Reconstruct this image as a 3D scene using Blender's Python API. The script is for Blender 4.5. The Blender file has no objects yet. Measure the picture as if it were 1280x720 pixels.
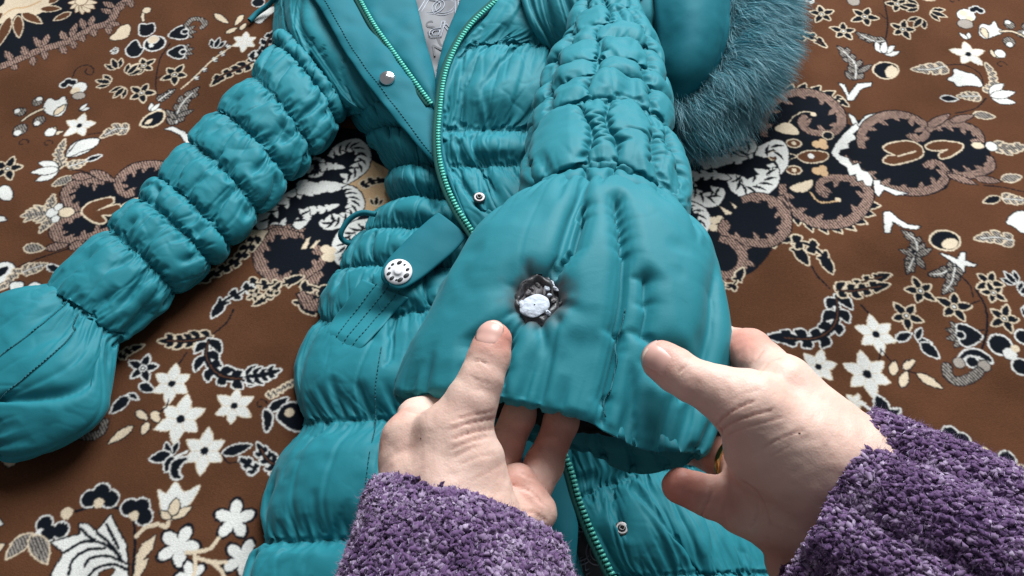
import bpy, math
import numpy as np
from mathutils import Vector, Matrix

# ---------------------------------------------------------------- camera, world, lamps
SC = bpy.context.scene
COL = SC.collection
FPX = 1108.0
CAM = np.array([0.0, 0.0, 0.75])
PITCH = math.radians(60)
cam_d = bpy.data.cameras.new('camera')
cam = bpy.data.objects.new('camera', cam_d)
COL.objects.link(cam)
cam.location = CAM
cam.rotation_euler = (math.radians(90) - PITCH, 0, 0)
cam_d.sensor_width = 36.0
cam_d.lens = 36.0 * FPX / 1280.0
cam_d.clip_start = 0.01
cam_d.clip_end = 50
SC.camera = cam

world = bpy.data.worlds.new('World')
SC.world = world
world.use_nodes = True
bg = world.node_tree.nodes['Background']
bg.inputs[0].default_value = (0.92, 0.95, 1.0, 1)
bg.inputs[1].default_value = 0.20


def area(name, loc, target, size, size_y, power, color):
    d = bpy.data.lights.new(name, 'AREA')
    d.shape = 'RECTANGLE'
    d.size, d.size_y = size, size_y
    d.energy = power
    d.color = color
    o = bpy.data.objects.new(name, d)
    COL.objects.link(o)
    o.location = loc
    o.rotation_euler = (Vector(target) - Vector(loc)).to_track_quat('-Z', 'Y').to_euler()
    return o


# the room's window, beyond the top of the picture, a little to the left
area('window_light', (0.62, 2.45, 1.95), (0.0, 0.40, 0.0), 1.9, 1.7, 192, (0.95, 0.98, 1.0))
SC.view_settings.view_transform = 'Standard'
SC.view_settings.look = 'None'
SC.view_settings.exposure = 0.0
SC.view_settings.gamma = 1.0
SC.view_settings.use_curve_mapping = False
SC.cycles.use_denoising = True
SC.cycles.max_bounces = 6

# ---------------------------------------------------------------- helpers
DF = np.array([0, math.cos(PITCH), -math.sin(PITCH)])
DU = np.array([0, math.sin(PITCH), math.cos(PITCH)])
DR = np.array([1.0, 0, 0])


def ray(x, y):
    return DF + (x - 640.0) / FPX * DR + (360.0 - y) / FPX * DU


def W(x, y, z):
    """point at height z seen in direction x, y of the camera's view"""
    r = ray(x, y)
    return CAM + r * ((z - CAM[2]) / r[2])


def D(x, y, d):
    """point at distance d along the camera's axis"""
    return CAM + ray(x, y) * d


def project(X):
    v = np.asarray(X) - CAM
    t = v @ DF
    return np.stack([640 + FPX * (v @ DR) / t, 360 - FPX * (v @ DU) / t], -1)


def nrm(v):
    return v / np.maximum(np.linalg.norm(v, axis=-1, keepdims=True), 1e-12)


def smooth(a, b, x):
    t = np.clip((x - a) / (b - a), 0, 1)
    return t * t * (3 - 2 * t)


def spline(P, n=None, t=None):
    """Catmull-Rom through the rows of P; n samples, or at parameters t (in rows)"""
    P = np.asarray(P, float)
    k = len(P)
    if t is None:
        t = np.linspace(0, k - 1, n)
    if k == 2:
        f = t.reshape((-1,) + (1,) * (P.ndim - 1))
        return P[0] * (1 - f) + P[1] * f
    Q = np.concatenate([[2 * P[0] - P[1]], P, [2 * P[-1] - P[-2]]])
    i = np.clip(np.floor(t).astype(int), 0, k - 2)
    f = (t - i).reshape((-1,) + (1,) * (P.ndim - 1))
    p0, p1, p2, p3 = Q[i], Q[i + 1], Q[i + 2], Q[i + 3]
    return 0.5 * (2 * p1 + (p2 - p0) * f + (2 * p0 - 5 * p1 + 4 * p2 - p3) * f ** 2 + (3 * p1 - p0 - 3 * p2 + p3) * f ** 3)


def arc_resample(P, step=None, n=None):
    P = np.asarray(P, float)
    L = np.concatenate([[0], np.cumsum(np.linalg.norm(np.diff(P, axis=0), axis=1))])
    if n is None:
        n = max(2, int(round(L[-1] / step)) + 1)
    s = np.linspace(0, L[-1], n)
    return np.stack([np.interp(s, L, P[:, c]) for c in range(P.shape[1])], -1)


def vnoise(p, freq, seed=0):
    """value noise for points p (..., 3), about -1..1"""
    p = np.asarray(p, float) * freq + seed * 17.31
    i = np.floor(p).astype(np.int64)
    f = p - i
    f = f * f * (3 - 2 * f)
    out = 0
    for dx in (0, 1):
        for dy in (0, 1):
            for dz in (0, 1):
                h = (i[..., 0] + dx) * 374761393 + (i[..., 1] + dy) * 668265263 + (i[..., 2] + dz) * 2147483647 + seed * 974711
                h = (h ^ (h >> 13)) * 1274126177
                h = ((h ^ (h >> 16)) & 0xFFFF) / 32767.5 - 1
                w = (f[..., 0] if dx else 1 - f[..., 0]) * (f[..., 1] if dy else 1 - f[..., 1]) * (f[..., 2] if dz else 1 - f[..., 2])
                out = out + h * w
    return out


def empty(name, loc, label, cat, group=None):
    o = bpy.data.objects.new(name, None)
    COL.objects.link(o)
    o.location = loc
    o.empty_display_size = 0.02
    o['label'] = label
    o['category'] = cat
    if group:
        o['group'] = group
    return o


def origin_of(o):
    p = np.zeros(3)
    while o is not None:
        p = p + np.array(o.location)
        o = o.parent
    return p


def mesh_obj(name, V, F, mat, parent=None, smooth_shade=True, sub=0, attrs=None, kind=None):
    V = np.asarray(V, float).reshape(-1, 3)
    if parent is not None:
        V = V - origin_of(parent)
    me = bpy.data.meshes.new(name)
    if isinstance(F, np.ndarray):
        nf, k = F.shape
        me.vertices.add(len(V))
        me.vertices.foreach_set('co', V.astype(np.float32).ravel())
        me.loops.add(nf * k)
        me.loops.foreach_set('vertex_index', F.astype(np.int32).ravel())
        me.polygons.add(nf)
        me.polygons.foreach_set('loop_start', np.arange(0, nf * k, k, dtype=np.int32))
        me.update(calc_edges=True)
        me.validate()
    else:
        me.from_pydata(V.tolist(), [], [list(f) for f in F])
        me.update()
    if smooth_shade:
        me.polygons.foreach_set('use_smooth', np.ones(len(me.polygons), bool))
    for k, a in (attrs or {}).items():
        at = me.attributes.new(k, 'FLOAT', 'POINT')
        at.data.foreach_set('value', np.asarray(a, np.float32).ravel())
    me.materials.append(mat)
    o = bpy.data.objects.new(name, me)
    COL.objects.link(o)
    if parent is not None:
        o.parent = parent
    if sub:
        m = o.modifiers.new('subdivision', 'SUBSURF')
        m.levels = m.render_levels = sub
    if kind:
        o['kind'] = kind
    return o


def grid_faces(nu, nv, closed=False):
    I = np.arange(nu * nv).reshape(nu, nv)
    J = np.concatenate([I, I[:, :1]], 1) if closed else I
    return np.stack([J[:-1, :-1], J[:-1, 1:], J[1:, 1:], J[1:, :-1]], -1).reshape(-1, 4)


BOXF = np.array([[0, 3, 2, 1], [4, 5, 6, 7], [0, 1, 5, 4], [1, 2, 6, 5], [2, 3, 7, 6], [3, 0, 4, 7]])


def boxes(C, A, B, N):
    """many boxes: centres C and half axes A, B, N -> verts, faces"""
    C, A, B, N = (np.asarray(q, float).reshape(-1, 1, 3) for q in (C, A, B, N))
    sg = np.array([[-1, -1, -1], [1, -1, -1], [1, 1, -1], [-1, 1, -1], [-1, -1, 1], [1, -1, 1], [1, 1, 1], [-1, 1, 1]], float)
    V = C + sg[None, :, :1] * A + sg[None, :, 1:2] * B + sg[None, :, 2:] * N
    F = (np.arange(len(C))[:, None, None] * 8 + BOXF[None]).reshape(-1, 4)
    return V.reshape(-1, 3), F


def lathe(prof, c, ax, nseg=20, squash=None):
    """surface of revolution: prof [(r, h)], centre c, axis ax"""
    ax = nrm(np.asarray(ax, float))
    s = nrm(np.cross(ax, [0.3, 1, 0.1]))
    t = np.cross(ax, s)
    th = np.linspace(0, 2 * math.pi, nseg, endpoint=False)
    R = np.array([p[0] for p in prof])[:, None, None]
    H = np.array([p[1] for p in prof])[:, None, None]
    X = np.asarray(c) + R * (np.cos(th)[None, :, None] * s + np.sin(th)[None, :, None] * t) + H * ax
    return X.reshape(-1, 3), grid_faces(len(prof), nseg, True)


# ---------------------------------------------------------------- materials
def mat_new(name):
    m = bpy.data.materials.new(name)
    m.use_nodes = True
    nt = m.node_tree
    b = nt.nodes['Principled BSDF']
    return m, nt, b


def node(nt, typ, **kw):
    n = nt.nodes.new(typ)
    for k, v in kw.items():
        if k.startswith('i_'):
            key = k[2:]
            n.inputs[int(key) if key.isdigit() else key.replace('_', ' ')].default_value = v
        else:
            setattr(n, k, v)
    return n


def plain(name, color, rough=0.5, metal=0.0, noise=0.12, scale=300.0, bump=0.0, spec=0.5):
    m, nt, b = mat_new(name)
    L = nt.links.new
    tc = node(nt, 'ShaderNodeTexCoord')
    nz = node(nt, 'ShaderNodeTexNoise', i_Scale=scale, i_Detail=3.0)
    L(tc.outputs['Object'], nz.inputs['Vector'])
    mx = node(nt, 'ShaderNodeMix', data_type='RGBA')
    mx.inputs[6].default_value = tuple(c * (1 - noise) for c in color) + (1,)
    mx.inputs[7].default_value = tuple(min(1, c * (1 + noise)) for c in color) + (1,)
    L(nz.outputs['Fac'], mx.inputs[0])
    L(mx.outputs[2], b.inputs['Base Color'])
    b.inputs['Roughness'].default_value = rough
    b.inputs['Metallic'].default_value = metal
    b.inputs['Specular IOR Level'].default_value = spec
    if bump:
        bp = node(nt, 'ShaderNodeBump', i_Strength=bump, i_Distance=0.001)
        L(nz.outputs['Fac'], bp.inputs['Height'])
        L(bp.outputs[0], b.inputs['Normal'])
    return m


def satin(name, color, rough=0.62, soot=False, spec=0.26, sheen=0.10):
    """jacket shell: soft satin weave with faint creasing"""
    m, nt, b = mat_new(name)
    L = nt.links.new
    tc = node(nt, 'ShaderNodeTexCoord')
    big = node(nt, 'ShaderNodeTexNoise', i_Scale=14.0, i_Detail=4.0)
    fine = node(nt, 'ShaderNodeTexNoise', i_Scale=900.0, i_Detail=1.0)
    crease = node(nt, 'ShaderNodeTexNoise', i_Scale=75.0, i_Detail=3.0, i_Roughness=0.45, i_Distortion=1.2)
    for n in (big, fine, crease):
        L(tc.outputs['Object'], n.inputs['Vector'])
    mx = node(nt, 'ShaderNodeMix', data_type='RGBA')
    mx.inputs[6].default_value = tuple(c * 0.88 for c in color) + (1,)
    mx.inputs[7].default_value = tuple(c * 1.10 for c in color) + (1,)
    L(big.outputs['Fac'], mx.inputs[0])
    col = mx.outputs[2]
    if soot:
        at = node(nt, 'ShaderNodeAttribute', attribute_name='soot')
        nz = node(nt, 'ShaderNodeTexNoise', i_Scale=160.0, i_Detail=4.0)
        L(tc.outputs['Object'], nz.inputs['Vector'])
        mu = node(nt, 'ShaderNodeMath', operation='MULTIPLY_ADD')
        L(nz.outputs['Fac'], mu.inputs[0])
        mu.inputs[1].default_value = 0.9
        mu.inputs[2].default_value = 0.5
        m2 = node(nt, 'ShaderNodeMath', operation='MULTIPLY', use_clamp=True)
        L(mu.outputs[0], m2.inputs[0])
        L(at.outputs['Fac'], m2.inputs[1])
        ms = node(nt, 'ShaderNodeMix', data_type='RGBA')
        L(m2.outputs[0], ms.inputs[0])
        L(col, ms.inputs[6])
        ms.inputs[7].default_value = (0.060, 0.060, 0.062, 1)
        col = ms.outputs[2]
    L(col, b.inputs['Base Color'])
    b.inputs['Roughness'].default_value = rough
    b.inputs['Specular IOR Level'].default_value = spec
    b.inputs['Sheen Weight'].default_value = sheen
    b.inputs['Sheen Roughness'].default_value = 0.4
    b.inputs['Sheen Tint'].default_value = (0.5, 0.85, 0.95, 1)
    b1 = node(nt, 'ShaderNodeBump', i_Strength=0.10, i_Distance=0.0004)
    L(fine.outputs['Fac'], b1.inputs['Height'])
    b2 = node(nt, 'ShaderNodeBump', i_Strength=0.05, i_Distance=0.004)
    L(crease.outputs['Fac'], b2.inputs['Height'])
    L(b1.outputs[0], b2.inputs['Normal'])
    L(b2.outputs[0], b.inputs['Normal'])
    return m


TEAL = (0.013, 0.188, 0.232)
M_TEAL = satin('teal_satin', TEAL)
M_CUFF = satin('teal_satin_sooty', TEAL, soot=True)
M_SMOOTH = satin('teal_smooth', (0.006, 0.135, 0.175), 0.7, spec=0.2, sheen=0.02)
M_THREAD = plain('teal_thread', (0.004, 0.10, 0.125), 0.8)
M_ZIP = plain('green_zip_teeth', (0.10, 0.55, 0.45), 0.3, spec=0.7)
M_TAPE = plain('green_zip_tape', (0.003, 0.075, 0.065), 0.9)
M_CHROME = plain('bright_metal', (0.75, 0.76, 0.78), 0.18, 1.0)
M_PEWTER = plain('dull_metal', (0.16, 0.15, 0.15), 0.42, 1.0)
M_WHITE = plain('white_enamel', (0.80, 0.80, 0.82), 0.35)
M_DARK = plain('dark_hollow', (0.012, 0.014, 0.016), 0.6)
# ---------------------------------------------------------------- carpet: woven pattern, drawn thread by thread into one colour map
X0, X1, Y0, Y1, RES = -0.80, 0.80, 0.05, 1.02, 0.0005
CW, CH_ = int((X1 - X0) / RES), int((Y1 - Y0) / RES)
CR = np.random.default_rng(3)
BROWN = np.array([0.082, 0.034, 0.017])
NAVY = np.array([0.004, 0.006, 0.010])
WHITE = np.array([0.56, 0.56, 0.53])
CREAM = np.array([0.53, 0.44, 0.32])
TAN = np.array([0.45, 0.30, 0.17])
PINK = np.array([0.33, 0.215, 0.17])
GREY = np.array([0.27, 0.24, 0.21])
IMG = np.empty((CH_, CW, 3), np.float32)
IMG[:] = BROWN
gx = (X0 + (np.arange(CW) + .5) * RES).astype(np.float32)
gy = (Y0 + (np.arange(CH_) + .5) * RES).astype(np.float32)
# the knots shift every edge a little
kn = 3
wob = [np.repeat(np.repeat(CR.normal(0, 0.00030, (CH_ // kn + 1, CW // kn + 1)), kn, 0), kn, 1)[:CH_, :CW].astype(np.float32) for _ in (0, 1)]
GX, GY = gx[None, :] + wob[0], gy[:, None] + wob[1]
TX = TY = 0


def tile(i, j):
    global TX, TY
    TX, TY = 320 * i, 180 * j


def fl(zx, zy):
    return W(TX + zx / 4, TY + zy / 4, 0.0)[:2]


def pts_of(s):
    v = [float(q) for q in s.replace(',', ' ').split()]
    return np.array([fl(a, b) for a, b in zip(v[::2], v[1::2])])


def box_of(P, pad):
    a = np.floor((P.min(0) - pad - [X0, Y0]) / RES).astype(int)
    b = np.ceil((P.max(0) + pad - [X0, Y0]) / RES).astype(int)
    a = np.maximum(a, 0)
    b = np.minimum(b, [CW, CH_])
    return (slice(a[1], b[1]), slice(a[0], b[0])) if (b > a).all() else None


def sdf(P, sl, closed=True):
    x, y = GX[sl], GY[sl]
    d2 = np.full(x.shape, 1e9, np.float32)
    ins = np.zeros(x.shape, bool)
    Qn = np.roll(P, -1, 0) if closed else P[1:]
    for (ax, ay), (bx, by) in zip(P, Qn):
        ex, ey = bx - ax, by - ay
        wx, wy = x - ax, y - ay
        t = np.clip((wx * ex + wy * ey) / max(ex * ex + ey * ey, 1e-12), 0, 1)
        d2 = np.minimum(d2, (wx - ex * t) ** 2 + (wy - ey * t) ** 2)
        if closed and ay != by:
            ins ^= ((ay > y) != (by > y)) & (x < ex * (y - ay) / ey + ax)
    d = np.sqrt(d2)
    return np.where(ins, -d, d) if closed else d


def put(sl, m, color, hatch=None):
    m = np.clip(m, 0, 1)[..., None]
    c = color
    if hatch is not None:
        x, y = GX[sl], GY[sl]
        s = ((x * math.cos(hatch) + y * math.sin(hatch)) / 0.0026) % 1.0
        k = np.clip((np.abs(s - .5) - 0.17) / 0.1, 0, 1)[..., None]
        c = color * (1 - k) + (color * 0.12 + NAVY * .7) * k
    IMG[sl] = IMG[sl] * (1 - m) + c * m


def poly(P, fill, line=None, w=0.0011, hatch=None, curve=False):
    if isinstance(P, str):
        P = pts_of(P)
    if curve:
        P = spline(np.concatenate([P[-1:], P, P[:2]]), t=np.linspace(1, len(P) + 1, len(P) * 5, endpoint=False))
    sl = box_of(P, w + .002)
    if sl is None:
        return
    d = sdf(P, sl)
    if line is not None:
        put(sl, (w - d) / RES + .5, line)
    if fill is not None:
        put(sl, -d / RES + .5, fill, hatch)


def stroke(P, color, w=0.0008, curve=True, hatch=None, edge=None):
    if isinstance(P, str):
        P = pts_of(P)
    if curve and len(P) > 2:
        P = spline(P, len(P) * 6)
    sl = box_of(P, w + .003)
    if sl is None:
        return
    d = sdf(P, sl, False)
    if edge is not None:
        put(sl, (w + .0011 - d) / RES + .5, edge)
    put(sl, (w - d) / RES + .5, color, hatch)


def size(zx, zy, r):
    """zoomed picture length to metres on the floor, near zx, zy"""
    return r / 4 / FPX * ((W(TX + zx / 4, TY + zy / 4, 0) - CAM) @ DF)


def radial(c, r, rot, n, inner=.36, sharp=1.0, m=12):
    t = np.arange(n * m) / m
    tri = np.abs((t % 1.0) * 2 - 1)           # 1 between petals, 0 at the tip
    rad = r * (inner + (1 - inner) * (1 - tri ** 1.6) ** sharp)
    a = math.radians(rot) + (t + .5) * 2 * math.pi / n - math.pi / n * 2
    return np.stack([c[0] + rad * np.cos(a), c[1] + rad * np.sin(a)], -1)


def circ(zx, zy, r, fill, line=None, w=.001, n=20, sq=1.0, rot=0):
    c = fl(zx, zy)
    R = size(zx, zy, r)
    a = np.linspace(0, 2 * math.pi, n, endpoint=False)
    q = np.stack([R * np.cos(a), R * sq * np.sin(a)], -1)
    k = math.radians(rot)
    q = q @ np.array([[math.cos(k), math.sin(k)], [-math.sin(k), math.cos(k)]])
    poly(c + q, fill, line, w)


def petals(c, R, rot, n, w, fill, line, lw, r0=.06, r1=1.0):
    for ps in (0, 1):
        for k in range(n):
            a = math.radians(rot) + k * 2 * math.pi / n
            d = np.array([math.cos(a), math.sin(a)])
            rr = R * (1 + .10 * math.sin(k * 2.3 + rot))
            leafw(c + d * R * r0, c + d * rr * r1, R * w, (line if ps == 0 else fill), line if ps == 0 else None, lw)


def flower(zx, zy, r, rot=0, n=6, eye=True):
    c, R = fl(zx, zy), size(zx, zy, r)
    petals(c, R * 1.02, rot, n, .27, WHITE, CREAM, .0009, -.05)
    for k in range(n):
        a = math.radians(rot) + (k + .5) * 2 * math.pi / n
        stroke(np.array([c + R * .15 * np.array([math.cos(a), math.sin(a)]), c + R * .46 * np.array([math.cos(a), math.sin(a)])]), CREAM, .0004, False)
    if eye:
        circ(zx, zy, r * .19, NAVY)


def star(zx, zy, r, rot=0, n=5, line=None):
    c, R = fl(zx, zy), size(zx, zy, r)
    line = CREAM if line is None else line
    petals(c, R * .97, rot, n, .235, NAVY, line, .0014, .12)
    circ(zx, zy, r * .17, NAVY, line, .0011)
    circ(zx, zy, r * .09, WHITE)


def leafw(a, b, w, fill, line=None, lw=.0011, hatch=None, bend=0.0):
    t = np.linspace(0, 1, 12)
    ab = b - a
    nn = np.array([-ab[1], ab[0]])
    nl = nn / max(np.linalg.norm(nn), 1e-9)
    mid = a + np.outer(t, ab) + np.outer(np.sin(np.pi * t) * bend, nn)
    wd = w * np.sin(np.pi * t ** .8) ** .8
    P = np.concatenate([mid + wd[:, None] * nl, (mid - wd[:, None] * nl)[::-1][1:-1]])
    poly(P, fill, line, lw, hatch)


STY = {'b': (NAVY, CREAM), 'B': (NAVY, WHITE), 'c': (CREAM, NAVY), 'w': (WHITE, NAVY), 'h': (GREY, NAVY), 'H': (GREY, CREAM), 't': (TAN, NAVY), 'p': (PINK, NAVY), 'n': (BROWN, CREAM)}


def leaf(x0, y0, x1, y1, w, sty='c', bend=0.0, lw=.0012):
    f, l = STY[sty]
    leafw(fl(x0, y0), fl(x1, y1), size(x0, y0, w), f, l, lw, 0.6 if sty in 'hHp' else None, bend)


def feather(s, w, sty='B', teeth=5, rib=True, back=.9, lw=.0013, base=.35):
    """lobed leaf along a path, from its stem to its tip"""
    f, l = STY[sty]
    P = spline(pts_of(s), 60) if isinstance(s, str) else s
    P = arc_resample(P, n=61)
    T = nrm(np.gradient(P, axis=0))
    N = np.stack([-T[:, 1], T[:, 0]], -1)
    ln = np.linalg.norm(np.diff(P, axis=0), axis=1).sum()
    hatch = 0.6 if sty in 'hHp' else None
    sp = ln / (teeth + .6)
    items = []
    for k in range(teeth):
        t = (k + .25) / (teeth + .5)
        for sd in (1, -1):
            i = min(58, int(60 * (t + (.04 if sd < 0 else 0))))
            wd = w * (1.05 - .55 * t) * (1 + .18 * math.sin(k * 2.1 + sd))
            d = N[i] * sd * .80 + T[i] * back * .80
            items.append((P[i] - T[i] * sp * .1, P[i] + d * wd, sp * (.50 if sty == 'w' else .33), .14 * sd))
    items.append((P[int(52 - 60 / (teeth + 1))], P[-1] + T[-1] * w * .25, max(sp * .36, w * .22), 0))
    base = .8 if sty == 'w' else .42
    core = np.concatenate([P + N * (w * base * .55 * np.sin(np.pi * np.linspace(.1, 1, 61)))[:, None], (P - N * (w * base * .55 * np.sin(np.pi * np.linspace(.1, 1, 61)))[:, None])[::-1]])
    for ps in (0, 1):
        poly(core, l if ps == 0 else f, l if ps == 0 else None, lw, hatch if ps else None)
        for (p, q, wd, bd) in items:
            leafw(p, q, wd, l if ps == 0 else f, l if ps == 0 else None, lw, hatch if ps else None, bd)
    if rib:
        stroke(P[2:-8], BROWN if sty in 'bB' else NAVY if sty != 'h' and sty != 'H' else WHITE, .0005, False)


def shark(s, w, n, side=1, sty='b'):
    """row of pointed teeth standing out from an edge"""
    f, l = STY[sty]
    P = arc_resample(spline(pts_of(s), 80), n=n * 6 + 1)
    T = nrm(np.gradient(P, axis=0))
    N = np.stack([-T[:, 1], T[:, 0]], -1) * side
    sp = np.linalg.norm(np.diff(P, axis=0), axis=1).sum() / n
    items = []
    for k in range(n):
        i = k * 6 + 3
        wd = w * (.75 + .25 * math.sin(math.pi * (k + .5) / n))
        a, b, t = P[i] - T[i] * sp * .6 - N[i] * w * .3, P[i] + T[i] * sp * .5 - N[i] * w * .3, P[i] + N[i] * wd + T[i] * sp * .55
        m1, m2 = (a + t) / 2 + N[i] * wd * .22, (b + t) / 2 - N[i] * wd * .12
        items.append(np.array([a, m1, t, m2, b]))
    for ps in (0, 1):
        for q in items:
            poly(q, l if ps == 0 else f, l if ps == 0 else None, .0013)


def scroll(s, w, color=None, teeth=7, inner=1, tw=1.0, hatch=0.5, taper=.35, fillin=True):
    """C-scroll: tapering band with flames on its inner side"""
    color = PINK if color is None else color
    P = arc_resample(spline(pts_of(s), 120), n=90)
    if fillin:
        poly(P, NAVY)
    T = nrm(np.gradient(P, axis=0))
    N = np.stack([-T[:, 1], T[:, 0]], -1) * inner
    t = np.linspace(0, 1, 90)
    wd = w * (1 - taper * np.abs(2 * t - .9) ** 1.5)
    poly(np.concatenate([P - N * wd[:, None], (P + N * wd[:, None])[::-1]]), color, NAVY, .0014, hatch)
    for k in range(teeth):
        i = int(90 * (k + .6) / (teeth + .4))
        j = min(i + 8, 89)
        a = P[i] + N[i] * w * .2
        b = P[i] + N[i] * w * (1.9 + .8 * ((k * 7) % 3) / 2) * tw + T[i] * w * 1.0
        leafw(a, b, w * .55, color, None, hatch=hatch)
    if hatch is None:
        for k in range(teeth + 2):
            i = int(90 * (k + .5) / (teeth + 2.2))
            leafw(P[i] + N[i] * w * 1.6 - T[i] * w * .8, P[i] - N[i] * w * .25 + T[i] * w * .9, w * .27, NAVY, None, bend=.1)


def lily(zx, zy, r, rot, sty='w', n=3, spread=42):
    c, R = fl(zx, zy), size(zx, zy, r)
    f, l = STY[sty]
    order = sorted(range(n), key=lambda k: -abs(k - (n - 1) / 2))
    for k in order:
        a = math.radians(rot + (k - (n - 1) / 2) * spread)
        d = np.array([math.cos(a), math.sin(a)])
        leafw(c - d * R * .05, c + d * R * (1.05 if k == (n - 1) / 2 else .95), R * .20, f, l, .0011, None, .08 * (k - (n - 1) / 2))


def clover(zx, zy, r, rot, dot=True):
    c, R = fl(zx, zy), size(zx, zy, r)
    for ps in (0, 1):
        for k in range(3):
            a = math.radians(rot + (k - 1) * 68)
            d = c + R * .55 * np.array([math.cos(a), math.sin(a)])
            q = np.linspace(0, 2 * math.pi, 16, endpoint=False)
            poly(d + R * .42 * np.stack([np.cos(q), np.sin(q)], -1), WHITE if ps == 0 else NAVY, WHITE if ps == 0 else None, .0013)
    if dot:
        d = c - R * .02 * np.array([math.cos(math.radians(rot)), math.sin(math.radians(rot))])
        q = np.linspace(0, 2 * math.pi, 16, endpoint=False)
        poly(d + R * .26 * np.stack([np.cos(q), np.sin(q)], -1), CREAM)


def bud(zx, zy, r, rot):
    c, R = fl(zx, zy), size(zx, zy, r)
    d = np.array([math.cos(math.radians(rot)), math.sin(math.radians(rot))])
    leafw(c - d * R, c + d * R * .9, R * .72, GREY, NAVY, .0012, 0.6)
    q = np.linspace(0, 2 * math.pi, 14, endpoint=False)
    poly(c + d * R * .35 + R * .42 * np.stack([np.cos(q), np.sin(q)], -1), WHITE, NAVY, .0007)


def cup(zx, zy, r, rot):
    """black flower cup with a white rim and a hatched crown"""
    c, R = fl(zx, zy), size(zx, zy, r)
    k = math.radians(rot)
    d, e = np.array([math.cos(k), math.sin(k)]), np.array([-math.sin(k), math.cos(k)])
    for a in (-.9, -.3, .3, .9):
        leafw(c, c + (d * math.cos(a) + e * math.sin(a)) * R, R * .22, GREY, NAVY, .001, 0.6)
    P = np.array([c - d * R * .95, c + e * R * .62 - d * R * .2, c + d * R * .25 + e * R * .5, c + d * R * .3 - e * R * .5, c - e * R * .62 - d * R * .2])
    poly(P, NAVY, WHITE, .0014, curve=True)
    q = np.linspace(0, 2 * math.pi, 14, endpoint=False)
    poly(c + d * R * .2 + R * .22 * np.stack([np.cos(q), np.sin(q)], -1), NAVY, WHITE, .0012)


def spiral(zx, zy, r, turn=1):
    c, R = fl(zx, zy), size(zx, zy, r)
    a = np.linspace(0, 5.2, 24) * turn
    rr = R * np.linspace(1, .25, 24)
    stroke(c + np.stack([rr * np.cos(a), rr * np.sin(a)], -1), NAVY, .0006, False)


# mottled ground
tile(0, 0)
# border corner
poly("-900 -900, 700 -900, 690 -120, 640 -10, 600 40, 556 88, 450 130, 330 200, 200 242, 60 300, -60 330, -900 560", NAVY)
scrollp = "-40 345, 60 305, 200 245, 330 205, 450 140, 545 105, 590 30, 650 -20, 700 -120"
stroke(scrollp, PINK, .0048, True, 0.5, NAVY)
for (a, b, c, d) in [(60, 300, 20, 250), (130, 275, 110, 225), (205, 235, 165, 180), (215, 225, 240, 165), (330, 195, 300, 150), (350, 180, 380, 110), (420, 140, 400, 85), (450, 125, 460, 75), (60, 320, 80, 345), (160, 280, 165, 325), (215, 250, 225, 295), (300, 225, 325, 265), (360, 200, 370, 240), (405, 170, 415, 205), (460, 140, 470, 180), (540, 110, 600, 120), (540, 115, 545, 170), (560, 60, 500, 40), (570, 30, 510, 5), (610, 10, 600, 50), (640, -10, 660, 35)]:
    leafw(fl(a, b), fl(c, d), size(a, b, 17), PINK, NAVY, .0008, 0.5)
poly("600 130, 640 118, 650 150, 630 185, 590 195, 555 195, 550 180, 575 160", CREAM, NAVY, .001, curve=True)
poly("-60 60, 10 20, 60 -40, 290 -40, 250 20, 200 60, 150 75, 90 60, 60 90, 10 110, -60 120", CREAM, NAVY, curve=True)
stroke("0 80, 60 40, 130 30, 200 0", TAN, .0012)
for (a, b, c, d, w) in [(110, 60, 205, 112, 22), (85, 75, 92, 182, 22), (45, 80, -10, 225, 24), (200, 40, 300, 38, 20), (350, 58, 268, 96, 18), (10, 60, -80, 120, 24), (240, 10, 300, -30, 20)]:
    leaf(a, b, c, d, w, 'n')
for k in range(7):
    a = math.pi * (1.02 + k * .16)
    leafw(fl(410, 5), fl(410 + 72 * math.cos(a), 5 - 62 * math.sin(a)), size(410, 5, 17), CREAM, BROWN, .001)
circ(405, 0, 28, CREAM, BROWN, .001)
spiral(80, 220, 28)
# sprays
stroke("715 100, 712 70, 735 45", CREAM, .0013, edge=NAVY)
circ(732, 48, 20, CREAM, NAVY)
poly("695 150, 700 118, 730 120, 765 115, 770 150, 735 175, 700 172", NAVY, WHITE, .0014, curve=True)
poly("628 250, 650 215, 680 200, 700 235, 715 240, 690 275, 650 278", NAVY, WHITE, .0014, curve=True)
lily(585, 250, 30, 180, 'B')
circ(772, 215, 50, NAVY, WHITE, .0018, sq=.95)
circ(765, 195, 26, CREAM, WHITE, .001)
circ(755, 225, 12, WHITE)
cup(910, 160, 70, 20)
cup(900, 258, 66, 5)
stroke("930 125, 960 95, 1000 95, 1025 115, 1010 135", GREY, .0028, True, .6, NAVY)
star(718, 325, 58, 40)
star(872, 370, 68, 65)
star(706, 462, 66, 75)
for (x, y, r) in [(580, 328, 120), (640, 355, 60), (545, 400, 170), (615, 430, 240)]:
    lily(x, y + 8, 68, r, 'b', 3, 40)
stroke("850 215, 800 290, 780 380, 778 440, 790 490", NAVY, .0007)
stroke("780 390, 810 375", NAVY, .0006)
lily(755, 550, 55, 55, 'w', 3)
poly("705 620, 730 580, 780 555, 815 560, 805 600, 760 625", NAVY, CREAM, .0022, curve=True)
leaf(725, 615, 760, 590, 12, 'c')
feather("790 500, 830 470, 870 445", size(840, 470, 26), 'h', 4)
feather("880 615, 885 560, 920 500, 985 440", size(890, 540, 50), 'h', 5)
leaf(880, 580, 965, 545, 14, 'h')
leaf(880, 590, 825, 545, 14, 'h')
poly("820 640, 860 628, 920 655, 950 690, 955 735, 935 720, 900 670, 850 645", WHITE, NAVY, .0013)
poly("960 690, 980 640, 1005 628, 1000 660", WHITE, NAVY, .0013)
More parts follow.
